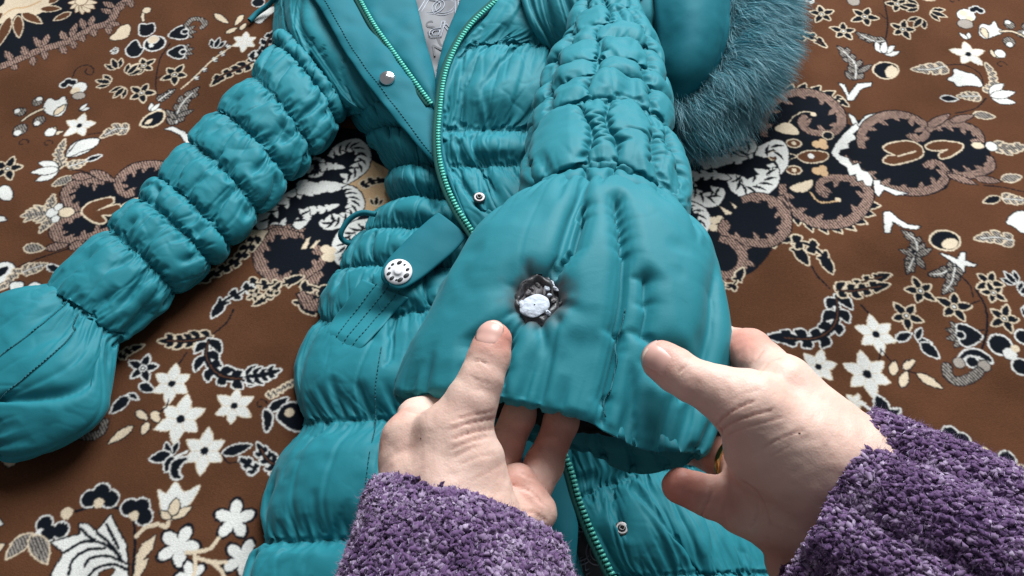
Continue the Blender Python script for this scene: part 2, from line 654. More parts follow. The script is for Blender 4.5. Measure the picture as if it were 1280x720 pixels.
for q in [(1072, 68, 1140, 115, 16), (1215, 72, 1175, 125, 14), (1130, 165, 1185, 138, 13), (1200, 148, 1230, 115, 13)]:
    leaf(*q, 'c')
lily(1075, 235, 62, 80, 'B', 3, 38)
flower(1222, 208, 62, 30, 6, False)
feather("1290 300, 1200 340, 1120 370, 1060 420", size(1180, 340, 42), 'b', 5)
for (x, y) in [(1130, 235), (1100, 270), (1062, 300), (1010, 350), (970, 390)]:
    lily(x, y, 26, 30, 'w', 3)
stroke("1180 215, 1060 300, 960 395, 905 440", CREAM, .0008)
stroke("360 380, 380 340, 430 320, 465 340, 455 370, 425 360, 430 340", NAVY, .0007)
clover(340, 420, 42, 110, False)
circ(395, 435, 36, WHITE, NAVY)
circ(375, 450, 24, CREAM)
circ(392, 475, 32, GREY, NAVY, sq=.7)
lily(400, 545, 48, 35, 'w', 2)
poly("215 540, 240 490, 280 500, 320 480, 330 530, 300 575, 250 570", WHITE, NAVY, .0012, curve=True)
leaf(270, 570, 325, 520, 16, 'c')
bud(188, 500, 34, 80)
bud(95, 555, 34, 160)
bud(190, 605, 36, 250)
bud(95, 650, 44, 250)
stroke("215 540, 150 570, 110 600", CREAM, .0011, edge=NAVY)
flower(395, 625, 78, 85, 5)
lily(270, 665, 46, 60, 'c', 2, 80)
circ(250, 658, 26, WHITE, NAVY)
spiral(110, 712, 30)
spiral(235, 715, 26)
feather("640 640, 580 640, 510 680", size(570, 650, 40), 'H', 3)
stroke("500 660, 440 670", NAVY, .0006)
poly("350 730, 390 700, 440 695, 490 690, 470 730, 400 770, 330 780", WHITE, NAVY, .0013, curve=True)
# more of the same beyond the picture's edge, on the left
for (x, y, r, q) in [(-120, 420, 60, 10), (-200, 560, 66, 40), (-90, 640, 60, 80), (-300, 700, 60, 20)]:
    star(x, y, r, q)

tile(1, 0)
circ(10, 10, 30, NAVY, WHITE)
poly("-10 100, 40 50, 90 30, 95 50, 60 80, 20 115", WHITE, NAVY, curve=True)
circ(150, 40, 26, CREAM, NAVY)
feather("-20 300, 40 260, 60 200, 100 150", size(40, 230, 46), 'B', 5)

tile(3, 0)
flower(-20, 10, 46, 10)
star(272, 62, 62, 20)
star(485, 78, 70, 60)
star(380, 150, 62, 10)
star(648, 18, 60, 30)
star(675, 145, 64, 70)
for (x, y, r) in [(745, 30, 170), (800, 0, 80), (765, 95, 230), (820, 60, 330)]:
    lily(x, y, 70, r, 'b', 3, 42)
stroke("570 -40, 590 40, 600 120, 588 200", NAVY, .0008)
stroke("555 60, 590 90", NAVY, .0006)
feather("590 200, 530 200, 450 160", size(520, 190, 38), 'h', 4)
feather("440 395, 440 320, 400 270, 358 230", size(430, 320, 52), 'h', 5)
leaf(450, 360, 520, 320, 14, 'h')
lily(580, 260, 84, 55, 'w', 4, 34)
poly("530 350, 545 320, 590 310, 640 325, 650 350, 635 375, 600 388, 560 380", NAVY, CREAM, .0018, curve=True)
poly("590 345, 615 325, 645 340, 645 370, 605 385, 590 370", CREAM, None, curve=True)
poly("358 410, 385 420, 405 470, 450 415, 520 410, 515 425, 465 440, 430 495, 400 500, 395 470", WHITE, NAVY, .0013)
for (x, y, r, a) in [(225, -10, 30, 200)]:
    lily(x, y, r, a, 'B')
feather("150 190, 200 160, 290 225", size(220, 190, 32), 'b', 4)
circ(430, 0, 30, GREY, NAVY)
spiral(925, 5, 28)
circ(990, 80, 44, WHITE, NAVY)
circ(975, 70, 22, CREAM)
circ(1005, 95, 20, CREAM)
clover(1042, 60, 38, 80, False)
circ(985, 122, 38, GREY, NAVY, sq=.8)
lily(995, 195, 50, 95, 'w', 2, 60)
poly("1055 170, 1065 125, 1110 130, 1130 110, 1150 145, 1180 160, 1120 185, 1085 195", WHITE, NAVY, .0012, curve=True)
leaf(1070, 140, 1095, 195, 16, 'c')
bud(1203, 122, 34, 100)
bud(1205, 215, 38, 260)
bud(1275, 170, 34, 20)
stroke("1160 160, 1220 160, 1290 190", CREAM, .0011, edge=NAVY)
flower(1002, 272, 82, 88, 5)
lily(1135, 285, 52, 60, 'c', 2, 80)
circ(1160, 270, 26, WHITE, NAVY)
spiral(1165, 325, 28)
feather("890 330, 820 345, 728 345", size(800, 340, 44), 'H', 3)
stroke("890 325, 980 325, 1060 370, 1080 440", NAVY, .0006)
poly("900 395, 930 375, 930 345, 980 360, 1040 380, 1070 430, 1000 425, 950 430, 930 410", WHITE, NAVY, .0014, curve=True)
feather("1100 460, 1130 400, 1090 320", size(1110, 390, 30), 'H', 6, False, .3)
lily(1120, 480, 120, 12, 'w', 3, 34)
leaf(865, 488, 950, 495, 18, 'B')
feather("1060 480, 1010 480, 955 480", size(1000, 480, 34), 'H', 3)
stroke("1090 490, 1040 540, 940 565", NAVY, .0008)
leaf(1030, 570, 1135, 582, 22, 'H')
leaf(1275, 150, 1330, 120, 26, 'h')
leaf(1300, 260, 1360, 300, 26, 'w')
# small flowers continue to the right
for (x, y, r, q) in [(1400, 60, 60, 10), (1500, 200, 66, 40), (1420, 380, 60, 80)]:
    flower(x, y, r, q)

# right hand medallion
tile(2, 1)
poly("820 -40, 1040 -20, 1280 -120, 1400 -230, 1560 -245, 1650 -120, 1730 -60, 1745 40, 1720 150, 1690 300, 1580 390, 1440 370, 1340 330, 1330 420, 1280 540, 1180 640, 1060 640, 900 560, 760 300", NAVY, NAVY, .002, curve=True)
tile(3, 0)
poly("340 760, 460 600, 640 568, 792 640, 920 608, 1060 680, 1112 780, 1060 860, 920 888, 872 944, 680 952, 500 888", NAVY, NAVY, curve=True)
tile(3, 0)
shark("20 470, 100 450, 200 445, 300 470, 360 520", size(200, 440, 44), 6, 1)
feather("340 480, 400 525", size(360, 500, 22), 'b', 2, False)
scroll("-20 680, -20 600, 20 520, 90 470, 180 455, 270 475, 345 530, 370 600, 335 655, 270 665, 200 650, 165 610, 190 575", size(180, 550, 25), None, 9, -1)
circ(228, 568, 14, CREAM)
stroke("100 620, 130 580, 180 555, 228 560", CREAM, .0006)
poly("35 640, 90 610, 140 635, 150 670, 80 665", CREAM, curve=True)
circ(300, 675, 24, NAVY, CREAM)
poly("405 565, 430 580, 455 620, 490 575, 560 560, 520 590, 470 640, 430 630", WHITE, NAVY, .0013)
scroll("470 740, 465 680, 500 620, 570 580, 650 570, 730 590, 785 630, 785 680, 740 695, 700 670", size(640, 620, 24), None, 7, -1)
scroll("800 650, 860 620, 950 620, 1030 645, 1065 690, 1050 740", size(900, 640, 22), None, 5, -1)
leaf(800, 630, 910, 570, 22, 'p')
leaf(910, 605, 1030, 575, 20, 'p')
tile(3, 1)
shark("110 350, 200 395, 300 410, 410 395, 480 350, 530 290", size(300, 420, 44), 8, -1)
scroll("70 200, 90 290, 150 350, 240 395, 340 400, 430 370, 490 300, 505 240, 460 190, 390 170, 310 170, 260 195, 260 240, 300 260", size(300, 300, 26), None, 9, 1)
circ(350, 278, 14, CREAM)
stroke("210 240, 260 290, 350 285", TAN, .0008)
scroll("380 60, 430 110, 500 160, 570 205, 660 230, 760 235, 840 215, 885 170, 880 115, 830 88, 780 110", size(650, 200, 24), None, 8, 1)
scroll("1110 60, 1115 110, 1050 145, 960 155, 900 150", size(1000, 120, 22), None, 4, -1)
poly("585 10, 640 -10, 720 -12, 770 20, 765 60, 700 85, 625 100, 580 85, 600 60, 640 55, 590 30", BROWN, CREAM, .0016, curve=True)
stroke("650 60, 740 35", CREAM, .0009)
poly("790 10, 850 -15, 960 -5, 970 20, 920 55, 870 70, 860 50, 900 25, 830 30", BROWN, CREAM, .0016, curve=True)
poly("318 45, 340 0, 380 -50, 440 -105, 456 -80, 425 -52, 442 -30, 400 -5, 405 18, 360 28, 352 52, 400 70, 424 108, 450 95, 466 130, 500 140, 524 172, 518 208, 492 206, 474 178, 448 186, 440 150, 408 156, 398 118, 360 92", WHITE, NAVY, .0013)
poly("530 180, 560 180, 560 200, 640 230, 700 245, 640 255, 580 225, 555 260, 535 240", WHITE, NAVY, .0013)
poly("580 340, 610 335, 650 370, 700 400, 765 410, 740 425, 680 415, 625 385, 610 440, 585 440", WHITE, NAVY, .0013)
leaf(900, 150, 1050, 200, 20, 'p')
leaf(1040, 170, 1165, 185, 20, 'p')
leaf(1170, 175, 1270, 160, 24, 'H')
feather("1130 10, 1200 20, 1290 10", size(1200, 20, 44), 'H', 4, False)
circ(1050, 5, 30, CREAM, NAVY, sq=.7)
circ(1120, 10, 28, WHITE, NAVY)
stroke("1080 205, 1180 215, 1290 240", NAVY, .0007)
leaf(1160, 265, 1080, 290, 20, 'b')
feather("1175 270, 1230 275, 1290 280", size(1220, 275, 36), 'H', 3)
poly("1195 390, 1230 345, 1290 340, 1300 430, 1270 440, 1230 410", WHITE, NAVY, .0013, curve=True)
feather("1230 480, 1150 465, 1045 470", size(1140, 465, 46), 'H', 3)
poly("815 480, 840 440, 900 435, 950 460, 955 500, 920 525, 850 515", NAVY, CREAM, .0018, curve=True)
poly("870 500, 900 470, 950 480, 940 515, 890 520", CREAM, curve=True)
feather("750 560, 740 480, 680 435", size(730, 500, 44), 'h', 4)
feather("740 540, 700 640", size(720, 590, 40), 'h', 4)
leaf(740, 560, 660, 525, 14, 'h')
leaf(745, 555, 820, 520, 16, 'h')
leaf(745, 560, 785, 620, 16, 'h')
poly("865 545, 910 555, 950 575, 970 540, 990 540, 985 580, 1045 600, 1030 608, 985 605, 985 635, 960 640, 930 590", WHITE, NAVY, .0014)
feather("940 600, 880 640, 810 650", size(880, 640, 34), 'h', 3)
feather("940 610, 920 690, 880 740", size(910, 680, 40), 'h', 4)
stroke("950 640, 1010 700, 1030 760", NAVY, .0008)
star(1110, 690, 72, 60)
# white scrolls left of it
circ(40, 60, 34, BROWN, CREAM, .0014, sq=.8)
poly("75 40, 150 60, 80 85", NAVY, CREAM, .001)
poly("150 60, 200 35, 280 40, 300 60, 270 85, 190 90", BROWN, CREAM, .0013, curve=True)
circ(215, 60, 16, WHITE)
for yy, zz in ((-5, 1), (130, -1)):
    circ(130, yy, 34, BROWN, CREAM, .0013, sq=.7)
    circ(130, yy, 12, CREAM)
    circ(245, yy + 5, 24, TAN)
    circ(275, yy - 8, 20, TAN)
    circ(280, yy + 14, 22, TAN)
poly("110 215, 160 195, 220 180, 215 215, 180 240, 130 235", CREAM, curve=True)
scroll("60 260, 90 330, 85 400, 40 450, -60 470", size(40, 380, 26), None, 5, -1)
feather("0 500, 60 470, 110 480, 200 600", size(60, 480, 26), 'b', 3, False)
feather("120 490, 200 500, 280 560, 320 640", size(220, 530, 40), 'b', 3, False)
stroke("220 610, 250 660, 310 720", NAVY, .0009)
feather("350 740, 470 690, 610 650", size(480, 690, 34), 'b', 5)
tile(2, 1)
for s, k in (("1180 60, 1260 20, 1340 0, 1350 90, 1300 150, 1220 180, 1130 220, 1100 190, 1110 150", -1), ("860 40, 900 -30, 980 -60, 1080 -70, 1180 -20, 1200 20, 1140 40, 1110 10", -1), ("860 110, 900 60, 980 60, 1060 70, 1180 60", 1)):
    scroll(s, size(1050, 100, 30), WHITE, 7, k, 1.0, None, .5, False)
scroll("1100 150, 1110 210, 1170 245, 1240 240, 1310 190, 1320 120", size(1200, 200, 30), WHITE, 6, 1, 1.0, None, .5, False)
scroll("870 150, 880 230, 940 280, 1010 290, 1050 240, 1020 220", size(950, 220, 28), WHITE, 5, 1, 1.0, None, .5, False)
scroll("880 290, 950 330, 970 390, 940 450, 890 480", size(940, 380, 24), WHITE, 4, -1, .8, None, .5, False)
feather("940 100, 1040 80, 1170 70", size(1040, 80, 44), 'w', 5, False)
feather("900 160, 1000 150, 1090 170", size(1000, 150, 26), 'w', 3, False)
poly("800 20, 900 60, 850 90, 820 130, 850 200, 830 200, 800 120", TAN, NAVY, curve=True)
poly("1040 310, 1120 350, 1070 350", CREAM)
poly("1095 290, 1160 340, 1140 355", CREAM)
for (x, y) in [(1010, 380), (1040, 375), (1005, 415), (1035, 420)]:
    circ(x, y, 22, CREAM)
scroll("1150 280, 1230 260, 1320 290, 1370 360, 1360 440, 1290 490, 1200 490, 1100 470, 1050 430, 1070 380", size(1200, 400, 26), None, 8, -1, .9)
scroll("1040 470, 1100 490, 1150 540, 1150 610, 1090 650, 1010 640", size(1090, 570, 26), None, 5, 1, .9)
feather("1030 700, 1100 710, 1155 620", size(1100, 680, 22), 'b', 3, False)

# left palmette
tile(0, 1)
star(35, 120, 78, 10)
poly("-10 220, 30 205, 60 240, 50 275, 10 275, -10 250", WHITE, NAVY, .0013, curve=True)
leaf(-20, 365, 30, 380, 14, 'w')
feather("310 110, 290 50, 320 -20", size(300, 40, 34), 'H', 6, False, .3)
lily(285, 125, 120, 188, 'w', 3, 30)
poly("330 60, 360 20, 400 -20, 490 -30, 470 10, 400 35, 370 50", WHITE, NAVY, .0013, curve=True)
feather("340 110, 390 95, 430 80", size(380, 95, 32), 'H', 3)
leaf(430, 80, 505, 52, 12, 'B')
stroke("320 120, 400 130, 470 150", NAVY, .0007)
leaf(360, 160, 258, 205, 22, 'H')
poly("330 250, 440 180, 560 190, 620 120, 700 100, 830 95, 830 180, 690 260, 600 400, 560 430, 460 450, 330 470, 290 420, 400 340", NAVY)
scroll("400 335, 345 300, 322 250, 350 205, 430 175, 520 190", size(400, 240, 22), None, 6, -1)
scroll("405 345, 320 375, 268 420, 285 465, 360 480, 450 455, 540 420", size(360, 440, 22), None, 6, 1)
scroll("840 100, 760 95, 670 110, 600 160, 590 215, 630 250, 670 240", size(680, 150, 22), None, 6, 1)
leaf(355, 160, 460, 160, 22, 'p')
leaf(450, 130, 575, 185, 22, 'p')
leaf(225, 520, 340, 500, 22, 'p')
leaf(340, 520, 420, 480, 22, 'p')
poly("410 330, 450 290, 550 265, 562 285, 540 300, 480 330, 580 300, 600 320, 560 348, 505 352, 525 380, 505 392, 470 385, 430 360", BROWN, CREAM, .0017, curve=True)
feather("250 340, 190 345, 118 355", size(190, 345, 60), 'H', 4, False)
feather("260 330, 250 290, 265 255", size(255, 290, 30), 'H', 3, False)
feather("260 360, 230 400, 200 435", size(230, 400, 30), 'H', 3, False)
circ(258, 340, 28, WHITE, NAVY)
circ(290, 312, 20, WHITE, NAVY)
circ(275, 372, 20, WHITE, NAVY)
circ(330, 338, 38, CREAM, NAVY, sq=.8)
leaf(118, 515, 218, 522, 26, 'H')
stroke("340 520, 220 560, 90 610, 60 650", NAVY, .0007)
feather("110 640, 160 620, 225 600", size(160, 620, 40), 'H', 3)
leaf(235, 605, 310, 640, 18, 'B')
poly("-20 610, 20 590, 60 600, 70 630, 30 680, -20 690", WHITE, NAVY, .0014, curve=True)
poly("-10 625, 25 610, 40 620, 20 650, -10 660", NAVY, None, curve=True)
feather("85 625, 40 690, -20 730", size(40, 690, 30), 'H', 4, False, .3)
poly("50 700, 110 690, 120 720, 170 690, 210 715, 150 760, 80 775", WHITE, NAVY, .0014, curve=True)
poly("615 300, 660 275, 700 265, 700 285, 640 320", BROWN, CREAM, .0014)
# between the sleeve and the body
tile(1, 1)
poly("-60 440, -40 420, 0 340, 60 260, 160 120, 260 -60, 560 -60, 660 60, 680 300, 620 360, 520 480, 480 600, 440 700, 350 790, 270 700, 190 690, 60 660, 0 560", NAVY, NAVY, .002, curve=True)
poly("530 60, 600 90, 680 150, 690 280, 600 330, 520 330, 510 260, 450 190, 520 140", TAN, NAVY, curve=True)
feather("530 210, 580 180, 660 180", size(590, 190, 30), 'b', 3, False)
lily(600, 300, 50, 90, 'b', 3)
for s, k in (("370 60, 420 10, 500 -10, 545 40, 540 110, 490 160, 440 190", -1), ("440 210, 490 235, 515 290, 490 350, 430 390, 360 410, 320 380", -1), ("250 200, 150 260, 60 320, 20 380, 60 425, 140 425, 220 400, 265 345, 250 315", 1), ("280 70, 320 90, 310 140, 260 150", -1), ("590 380, 500 400, 430 450, 400 530, 430 590, 490 610", 1)):
    scroll(s, size(300, 200, 27), WHITE, 8, k, 1.0, None, .45, False)
feather("200 215, 300 215, 440 200", size(320, 210, 52), 'w', 6, False)
feather("270 330, 330 320, 410 300", size(330, 320, 24), 'w', 3, False)
feather("320 115, 380 105, 440 115", size(380, 105, 24), 'w', 3, False)
scroll("30 440, 110 420, 210 450, 200 490, 150 480", size(110, 500, 22), None, 4, 1, .8, fillin=False)
scroll("210 455, 100 430, 30 480, 10 560, 40 630, 130 680, 230 660, 310 610, 340 540, 290 510", size(160, 560, 26), None, 9, 1, .9)
for (x, y) in [(345, 520), (375, 530), (350, 560), (372, 565)]:
    circ(x, y, 24, CREAM)
poly("250 470, 270 460, 250 520, 225 520", CREAM)
poly("300 480, 320 475, 290 515, 270 515", CREAM)
scroll("330 640, 270 690, 260 760, 330 800, 400 760", size(320, 720, 24), None, 5, 1, .9)
poly("-40 420, 60 430, 0 520, -60 520", CREAM, NAVY)
feather("-40 690, 60 700, 160 690, 230 660", size(100, 690, 28), 'b', 4, False)
feather("100 720, 60 760, -10 800", size(60, 760, 26), 'b', 3, False)
scroll("-60 420, -120 480, -220 540, -300 590", size(-200, 540, 30), None, 5, -1)
feather("0 450, -80 560, -200 640, -320 690", size(-160, 620, 40), 'b', 7, False)
tile(1, 2)
feather("360 20, 260 -10, 220 60, 290 130", size(260, 60, 30), 'b', 3, False)
scroll("220 20, 260 80, 340 90, 420 60", size(300, 60, 26), None, 4, 1, .9)

tile(0, 2)
feather("1260 -20, 1200 20, 1120 60, 1060 140", size(1150, 60, 32), 'B', 3, False)
stroke("1165 105, 1130 170, 1065 225", NAVY, .0008)
feather("1060 240, 940 260, 800 260", size(920, 260, 62), 'b', 5)
feather("1040 250, 1030 340, 1080 420, 1180 450, 1330 440", size(1080, 380, 78), 'B', 6)
stroke("930 320, 890 380", NAVY, .0008)
flower(857, 475, 100, 30)
flower(900, 652, 122, 25)
flower(1168, 587, 96, 28)
star(712, 398, 80, 10, 5, WHITE)
leaf(695, 480, 765, 512, 22, 'B')
lily(640, 530, 62, 300, 'B', 2, 70)
leaf(640, 540, 552, 622, 28, 'B')
feather("600 350, 640 310, 710 285", size(640, 310, 26), 'b', 3, False)
stroke("840 550, 830 590, 790 620", NAVY, .0007)
leaf(680, 612, 735, 655, 18, 'c')
leaf(762, 612, 790, 670, 20, 'c')
leaf(735, 670, 710, 730, 20, 'c')
leaf(660, 690, 540, 775, 22, 'c')
stroke("520 520, 480 570", NAVY, .0009)
circ(420, 650, 42, NAVY, GREY, .002)
circ(380, 690, 40, GREY, NAVY)
stroke("520 670, 500 720, 440 740, 380 720, 350 690", GREY, .0034, True, .6, NAVY)
circ(440, 640, 14, WHITE)

tile(1, 2)
feather("-60 440, 40 430, 110 410", size(30, 430, 60), 'B', 4, False)
feather("60 540, 130 500, 215 450", size(130, 500, 24), 'H', 6, False, .3)
spiral(20, 580, 34)
leaf(60, 610, 160, 545, 24, 'B')
poly("35 615, 60 610, 80 640, 70 690, 45 710", NAVY, WHITE, .0014, curve=True)
poly("105 640, 130 590, 180 570, 240 580, 300 600, 280 690, 200 710, 140 680", NAVY, WHITE, .0016, curve=True)
circ(165, 620, 24, CREAM)
star(-10, 30, 40, 0)
feather("60 30, 90 0, 120 -30", size(80, 0, 20), 'b', 2, False)

tile(0, 3)
flower(1020, 92, 112, 30)
leaf(1110, 105, 1255, 62, 26, 'B')
feather("1285 190, 1240 160, 1200 130", size(1240, 160, 36), 'B', 2, False)
feather("1420 180, 1340 140, 1290 60", size(1350, 130, 56), 'B', 4)
stroke("1110 110, 1140 150, 1200 145", NAVY, .0007)
stroke("930 95, 870 125", WHITE, .0013)
lily(850, 110, 76, 95, 'B', 2, 50)
leaf(850, 110, 745, 135, 28, 'B')
leaf(860, 120, 825, 195, 24, 'B')
poly("850 200, 860 150, 900 128, 935 130, 900 165, 890 200, 905 225, 870 230", NAVY, WHITE, .0016, curve=True)
stroke("375 395, 450 375, 540 372, 620 395, 665 450, 672 560, 660 720, 655 800", NAVY, .0011)
clover(492, 352, 100, 90)
clover(668, 415, 96, 60)
clover(270, 455, 92, 250, False)
circ(330, 405, 30, CREAM)
stroke("200 490, 160 520", WHITE, .0014)
leaf(165, 510, 25, 632, 36, 'H', -.06)
leaf(150, 520, 230, 655, 42, 'H', .05)
poly("790 290, 830 305, 875 250, 920 300, 995 265, 960 340, 920 380, 940 390, 860 435, 810 420, 800 350", WHITE, CREAM, .0008, curve=True)
leaf(860, 430, 955, 372, 22, 'c')
leaf(850, 430, 800, 398, 18, 'c')
leaf(862, 415, 880, 330, 26, 'c')
stroke("680 520, 720 480, 780 460, 830 470, 840 450", CREAM, .0018)
stroke("820 470, 830 490", CREAM, .0014)
star_w = [(890, 570, 108, 70), (1170, 435, 104, 90), (1210, 630, 100, 70), (950, 720, 80, 40)]
for (x, y, r, q) in star_w:
    c_, R_ = fl(x, y), size(x, y, r)
    poly(radial(c_, R_ * 1.08, q, 5, .38, .9), NAVY, NAVY, .0012)
    poly(radial(c_, R_ * .98, q, 5, .36, .9), WHITE, None)
stroke("1090 530, 1050 580, 970 600, 930 600", CREAM, .0016)
stroke("970 600, 975 680, 960 740", CREAM, .0016)
stroke("975 625, 1060 650, 1130 650", CREAM, .0016)
stroke("1060 650, 1110 700, 1130 760", CREAM, .0016)
poly("255 550, 400 510, 395 460, 430 460, 480 500, 550 415, 580 480, 625 560, 635 660, 640 800, 240 800, 260 700, 320 600", WHITE, NAVY, .0016)
for s in ("320 600, 420 545, 520 560, 600 620", "340 710, 360 640, 430 590, 520 580", "420 670, 450 630, 540 620, 640 660", "440 720, 480 680, 560 660, 640 690", "480 500, 530 540, 580 600, 610 650", "530 460, 560 520, 590 580", "400 480, 440 520, 470 540"):
    stroke(s, NAVY, .0013)
poly("470 760, 500 700, 560 680, 570 690, 520 760", BROWN, NAVY)
poly("680 620, 710 560, 775 515, 760 580, 710 640, 740 632, 720 680, 660 780", CREAM, NAVY, .0011)
poly("10 130, 80 135, 70 160, 40 172, 15 155", CREAM, NAVY, .0012, curve=True)
leaf(-60, 440, 10, 460, 20, 'w')
leaf(-60, 600, 20, 560, 22, 'c')

tile(3, 2)
feather("340 30, 350 120, 320 200, 220 250, 10 240", size(260, 200, 76), 'B', 6)
feather("340 10, 440 10, 600 -20", size(450, 10, 50), 'b', 4)
stroke("465 80, 520 140", NAVY, .0009)
flower(543, 228, 102, 95)
flower(500, 425, 118, 95)
flower(255, 390, 92, 70)
flower(440, 565, 50, 60, 5, False)
star(765, 10, 78, 30)
star(695, 135, 82, 50)
star(935, 90, 86, 75)
star(1185, 148, 80, 65)
star(1130, 20, 62, 30)
for (x, y, r) in [(1270, 20, 30), (1290, 90, 300), (1240, -30, 120)]:
    lily(x, y, 70, r, 'B', 3, 40)
stroke("1040 0, 1090 90, 1100 190, 1075 300", NAVY, .0011)
stroke("1000 85, 1060 60", NAVY, .0008)
stroke("1050 210, 1085 205", NAVY, .0008)
cup(985, 232, 92, 175)
leaf(645, 255, 720, 222, 22, 'B')
lily(750, 250, 74, 20, 'B', 2, 80)
leaf(770, 270, 860, 345, 30, 'B')
stroke("570 300, 560 350", NAVY, .0008)
stroke("575 310, 620 365", NAVY, .0007)
leaf(625, 430, 640, 360, 22, 'c')
leaf(680, 400, 738, 355, 18, 'c')
leaf(670, 490, 700, 412, 22, 'c')
leaf(750, 425, 878, 498, 22, 'c')
stroke("740 420, 700 410", NAVY, .0007)
poly("960 350, 990 310, 1050 305, 1110 340, 1125 370, 1080 350, 1030 335", NAVY, WHITE, .0016, curve=True)
circ(1025, 365, 28, NAVY, WHITE, .0018)
circ(960, 370, 28, GREY, NAVY)
circ(1085, 385, 30, GREY, NAVY)
stroke("1060 415, 1010 450, 950 462, 905 430, 900 390", GREY, .0042, True, .6, NAVY)
circ(1165, 280, 54, NAVY, WHITE, .0018)
circ(1215, 325, 34, WHITE, NAVY)
circ(1240, 300, 22, CREAM)
circ(1270, 390, 42, NAVY, WHITE, .0016)
circ(1280, 240, 36, NAVY, WHITE, .0016)
stroke("470 570, 530 610", WHITE, .0016)
poly("540 620, 545 535, 600 570, 610 600, 665 605, 640 640, 600 640, 560 640", NAVY, WHITE, .0017, curve=True)
leaf(560, 650, 485, 630, 20, 'B')
tile(3, 3)
clover(930, 60, 98, 90)
clover(1150, 140, 96, 300, False)
circ(1088, 102, 32, CREAM)
stroke("1210 190, 1260 210", WHITE, .0016)
leaf(1290, 170, 1230, 240, 30, 'H')
leaf(1290, 200, 1330, 300, 36, 'H')
# flowers past the frame
for (x, y, r, q) in [(1400, 60, 100, 20), (1460, 300, 110, 60), (1380, 520, 104, 10), (300, 520, 104, 10), (560, 640, 100, 40)]:
    flower(x, y, r, q)

# soft pile edges
for _ in range(2):
    IMG[1:-1] = (IMG[:-2] + 2 * IMG[1:-1] + IMG[2:]) / 4
    IMG[:, 1:-1] = (IMG[:, :-2] + 2 * IMG[:, 1:-1] + IMG[:, 2:]) / 4
# pile: uneven dye, wear streaks along the weave
n1 = np.stack(np.meshgrid(gx, gy), -1)
low = vnoise(np.concatenate([n1[::8, ::8], np.zeros_like(n1[::8, ::8, :1])], -1), 14, 2) + 0.6 * vnoise(np.concatenate([n1[::8, ::8], np.zeros_like(n1[::8, ::8, :1])], -1), 40, 6)
low = np.repeat(np.repeat(low, 8, 0), 8, 1)[:CH_, :CW]
knot = np.repeat(np.repeat(CR.normal(0, 1, (CH_ // 2 + 1, CW // 2 + 1)), 2, 0), 2, 1)[:CH_, :CW]
IMG *= (1 + 0.22 * low + 0.055 * knot)[..., None].astype(np.float32)
IMG = np.clip(IMG, 0.002, 0.9)
img = bpy.data.images.new('carpet_weave', CW, CH_, float_buffer=True, is_data=True)
rgba = np.ones((CH_, CW, 4), np.float32)
rgba[..., :3] = IMG
img.pixels.foreach_set(rgba.ravel())
img.update()
img.pack()

m, nt, b = mat_new('carpet_pile')
L = nt.links.new
tc = node(nt, 'ShaderNodeTexCoord')
mp = node(nt, 'ShaderNodeMapping')
mp.inputs['Location'].default_value = (-X0 / (X1 - X0), -Y0 / (Y1 - Y0), 0)
mp.inputs['Scale'].default_value = (1 / (X1 - X0), 1 / (Y1 - Y0), 1)
it = node(nt, 'ShaderNodeTexImage', extension='MIRROR', interpolation='Linear')
it.image = img
L(tc.outputs['Object'], mp.inputs['Vector'])
L(mp.outputs[0], it.inputs['Vector'])
nz = node(nt, 'ShaderNodeTexNoise', i_Scale=700.0, i_Detail=2.0)
nz2 = node(nt, 'ShaderNodeTexNoise', i_Scale=30.0, i_Detail=4.0)
L(tc.outputs['Object'], nz.inputs['Vector'])
L(tc.outputs['Object'], nz2.inputs['Vector'])
L(it.outputs['Color'], b.inputs['Base Color'])
b.inputs['Roughness'].default_value = 0.9
b.inputs['Specular IOR Level'].default_value = 0.04
b.inputs['Sheen Weight'].default_value = 0.03
b.inputs['Sheen Roughness'].default_value = 0.5
b.inputs['Sheen Tint'].default_value = (1.0, 0.8, 0.6, 1)
b1 = node(nt, 'ShaderNodeBump', i_Strength=0.30, i_Distance=0.0012)
L(nz.outputs['Fac'], b1.inputs['Height'])
b2 = node(nt, 'ShaderNodeBump', i_Strength=0.15, i_Distance=0.006)
L(nz2.outputs['Fac'], b2.inputs['Height'])
L(b1.outputs[0], b2.inputs['Normal'])
L(b2.outputs[0], b.inputs['Normal'])
M_CARPET = m
u, v = np.linspace(-1.5, 1.5, 121), np.linspace(-0.9, 2.1, 121)
P = np.stack(np.meshgrid(u, v), -1)
Z = 0.0022 * vnoise(np.concatenate([P, np.zeros_like(P[..., :1])], -1), 4.5, 8) - .0012 + 0.0006 * vnoise(np.concatenate([P, np.zeros_like(P[..., :1])], -1), 9, 1)
top = np.concatenate([P, Z[..., None]], -1)
CARPET = mesh_obj('carpet', top, grid_faces(121, 121), M_CARPET)
sd_ = CARPET.modifiers.new('thickness', 'SOLIDIFY')
sd_.thickness = 0.009
sd_.offset = -1 if CARPET.data.polygons[0].normal.z > 0 else 1
CARPET['label'] = 'brown pile carpet woven with white flowers and dark scrolls, under the jacket'
CARPET['category'] = 'carpet'
fx = np.array([[-3, -2, -.012], [3, -2, -.012], [3, 3.2, -.012], [-3, 3.2, -.012], [-3, -2, -.06], [3, -2, -.06], [3, 3.2, -.06], [-3, 3.2, -.06]])
FLOOR = mesh_obj('floor', fx, [(0, 1, 2, 3), (7, 6, 5, 4), (0, 4, 5, 1), (1, 5, 6, 2), (2, 6, 7, 3), (3, 7, 4, 0)], plain('floorboard', (0.25, 0.15, 0.08), 0.5, scale=20), smooth_shade=False, kind='structure')
# ---------------------------------------------------------------- cloth
RNG = np.random.default_rng(7)


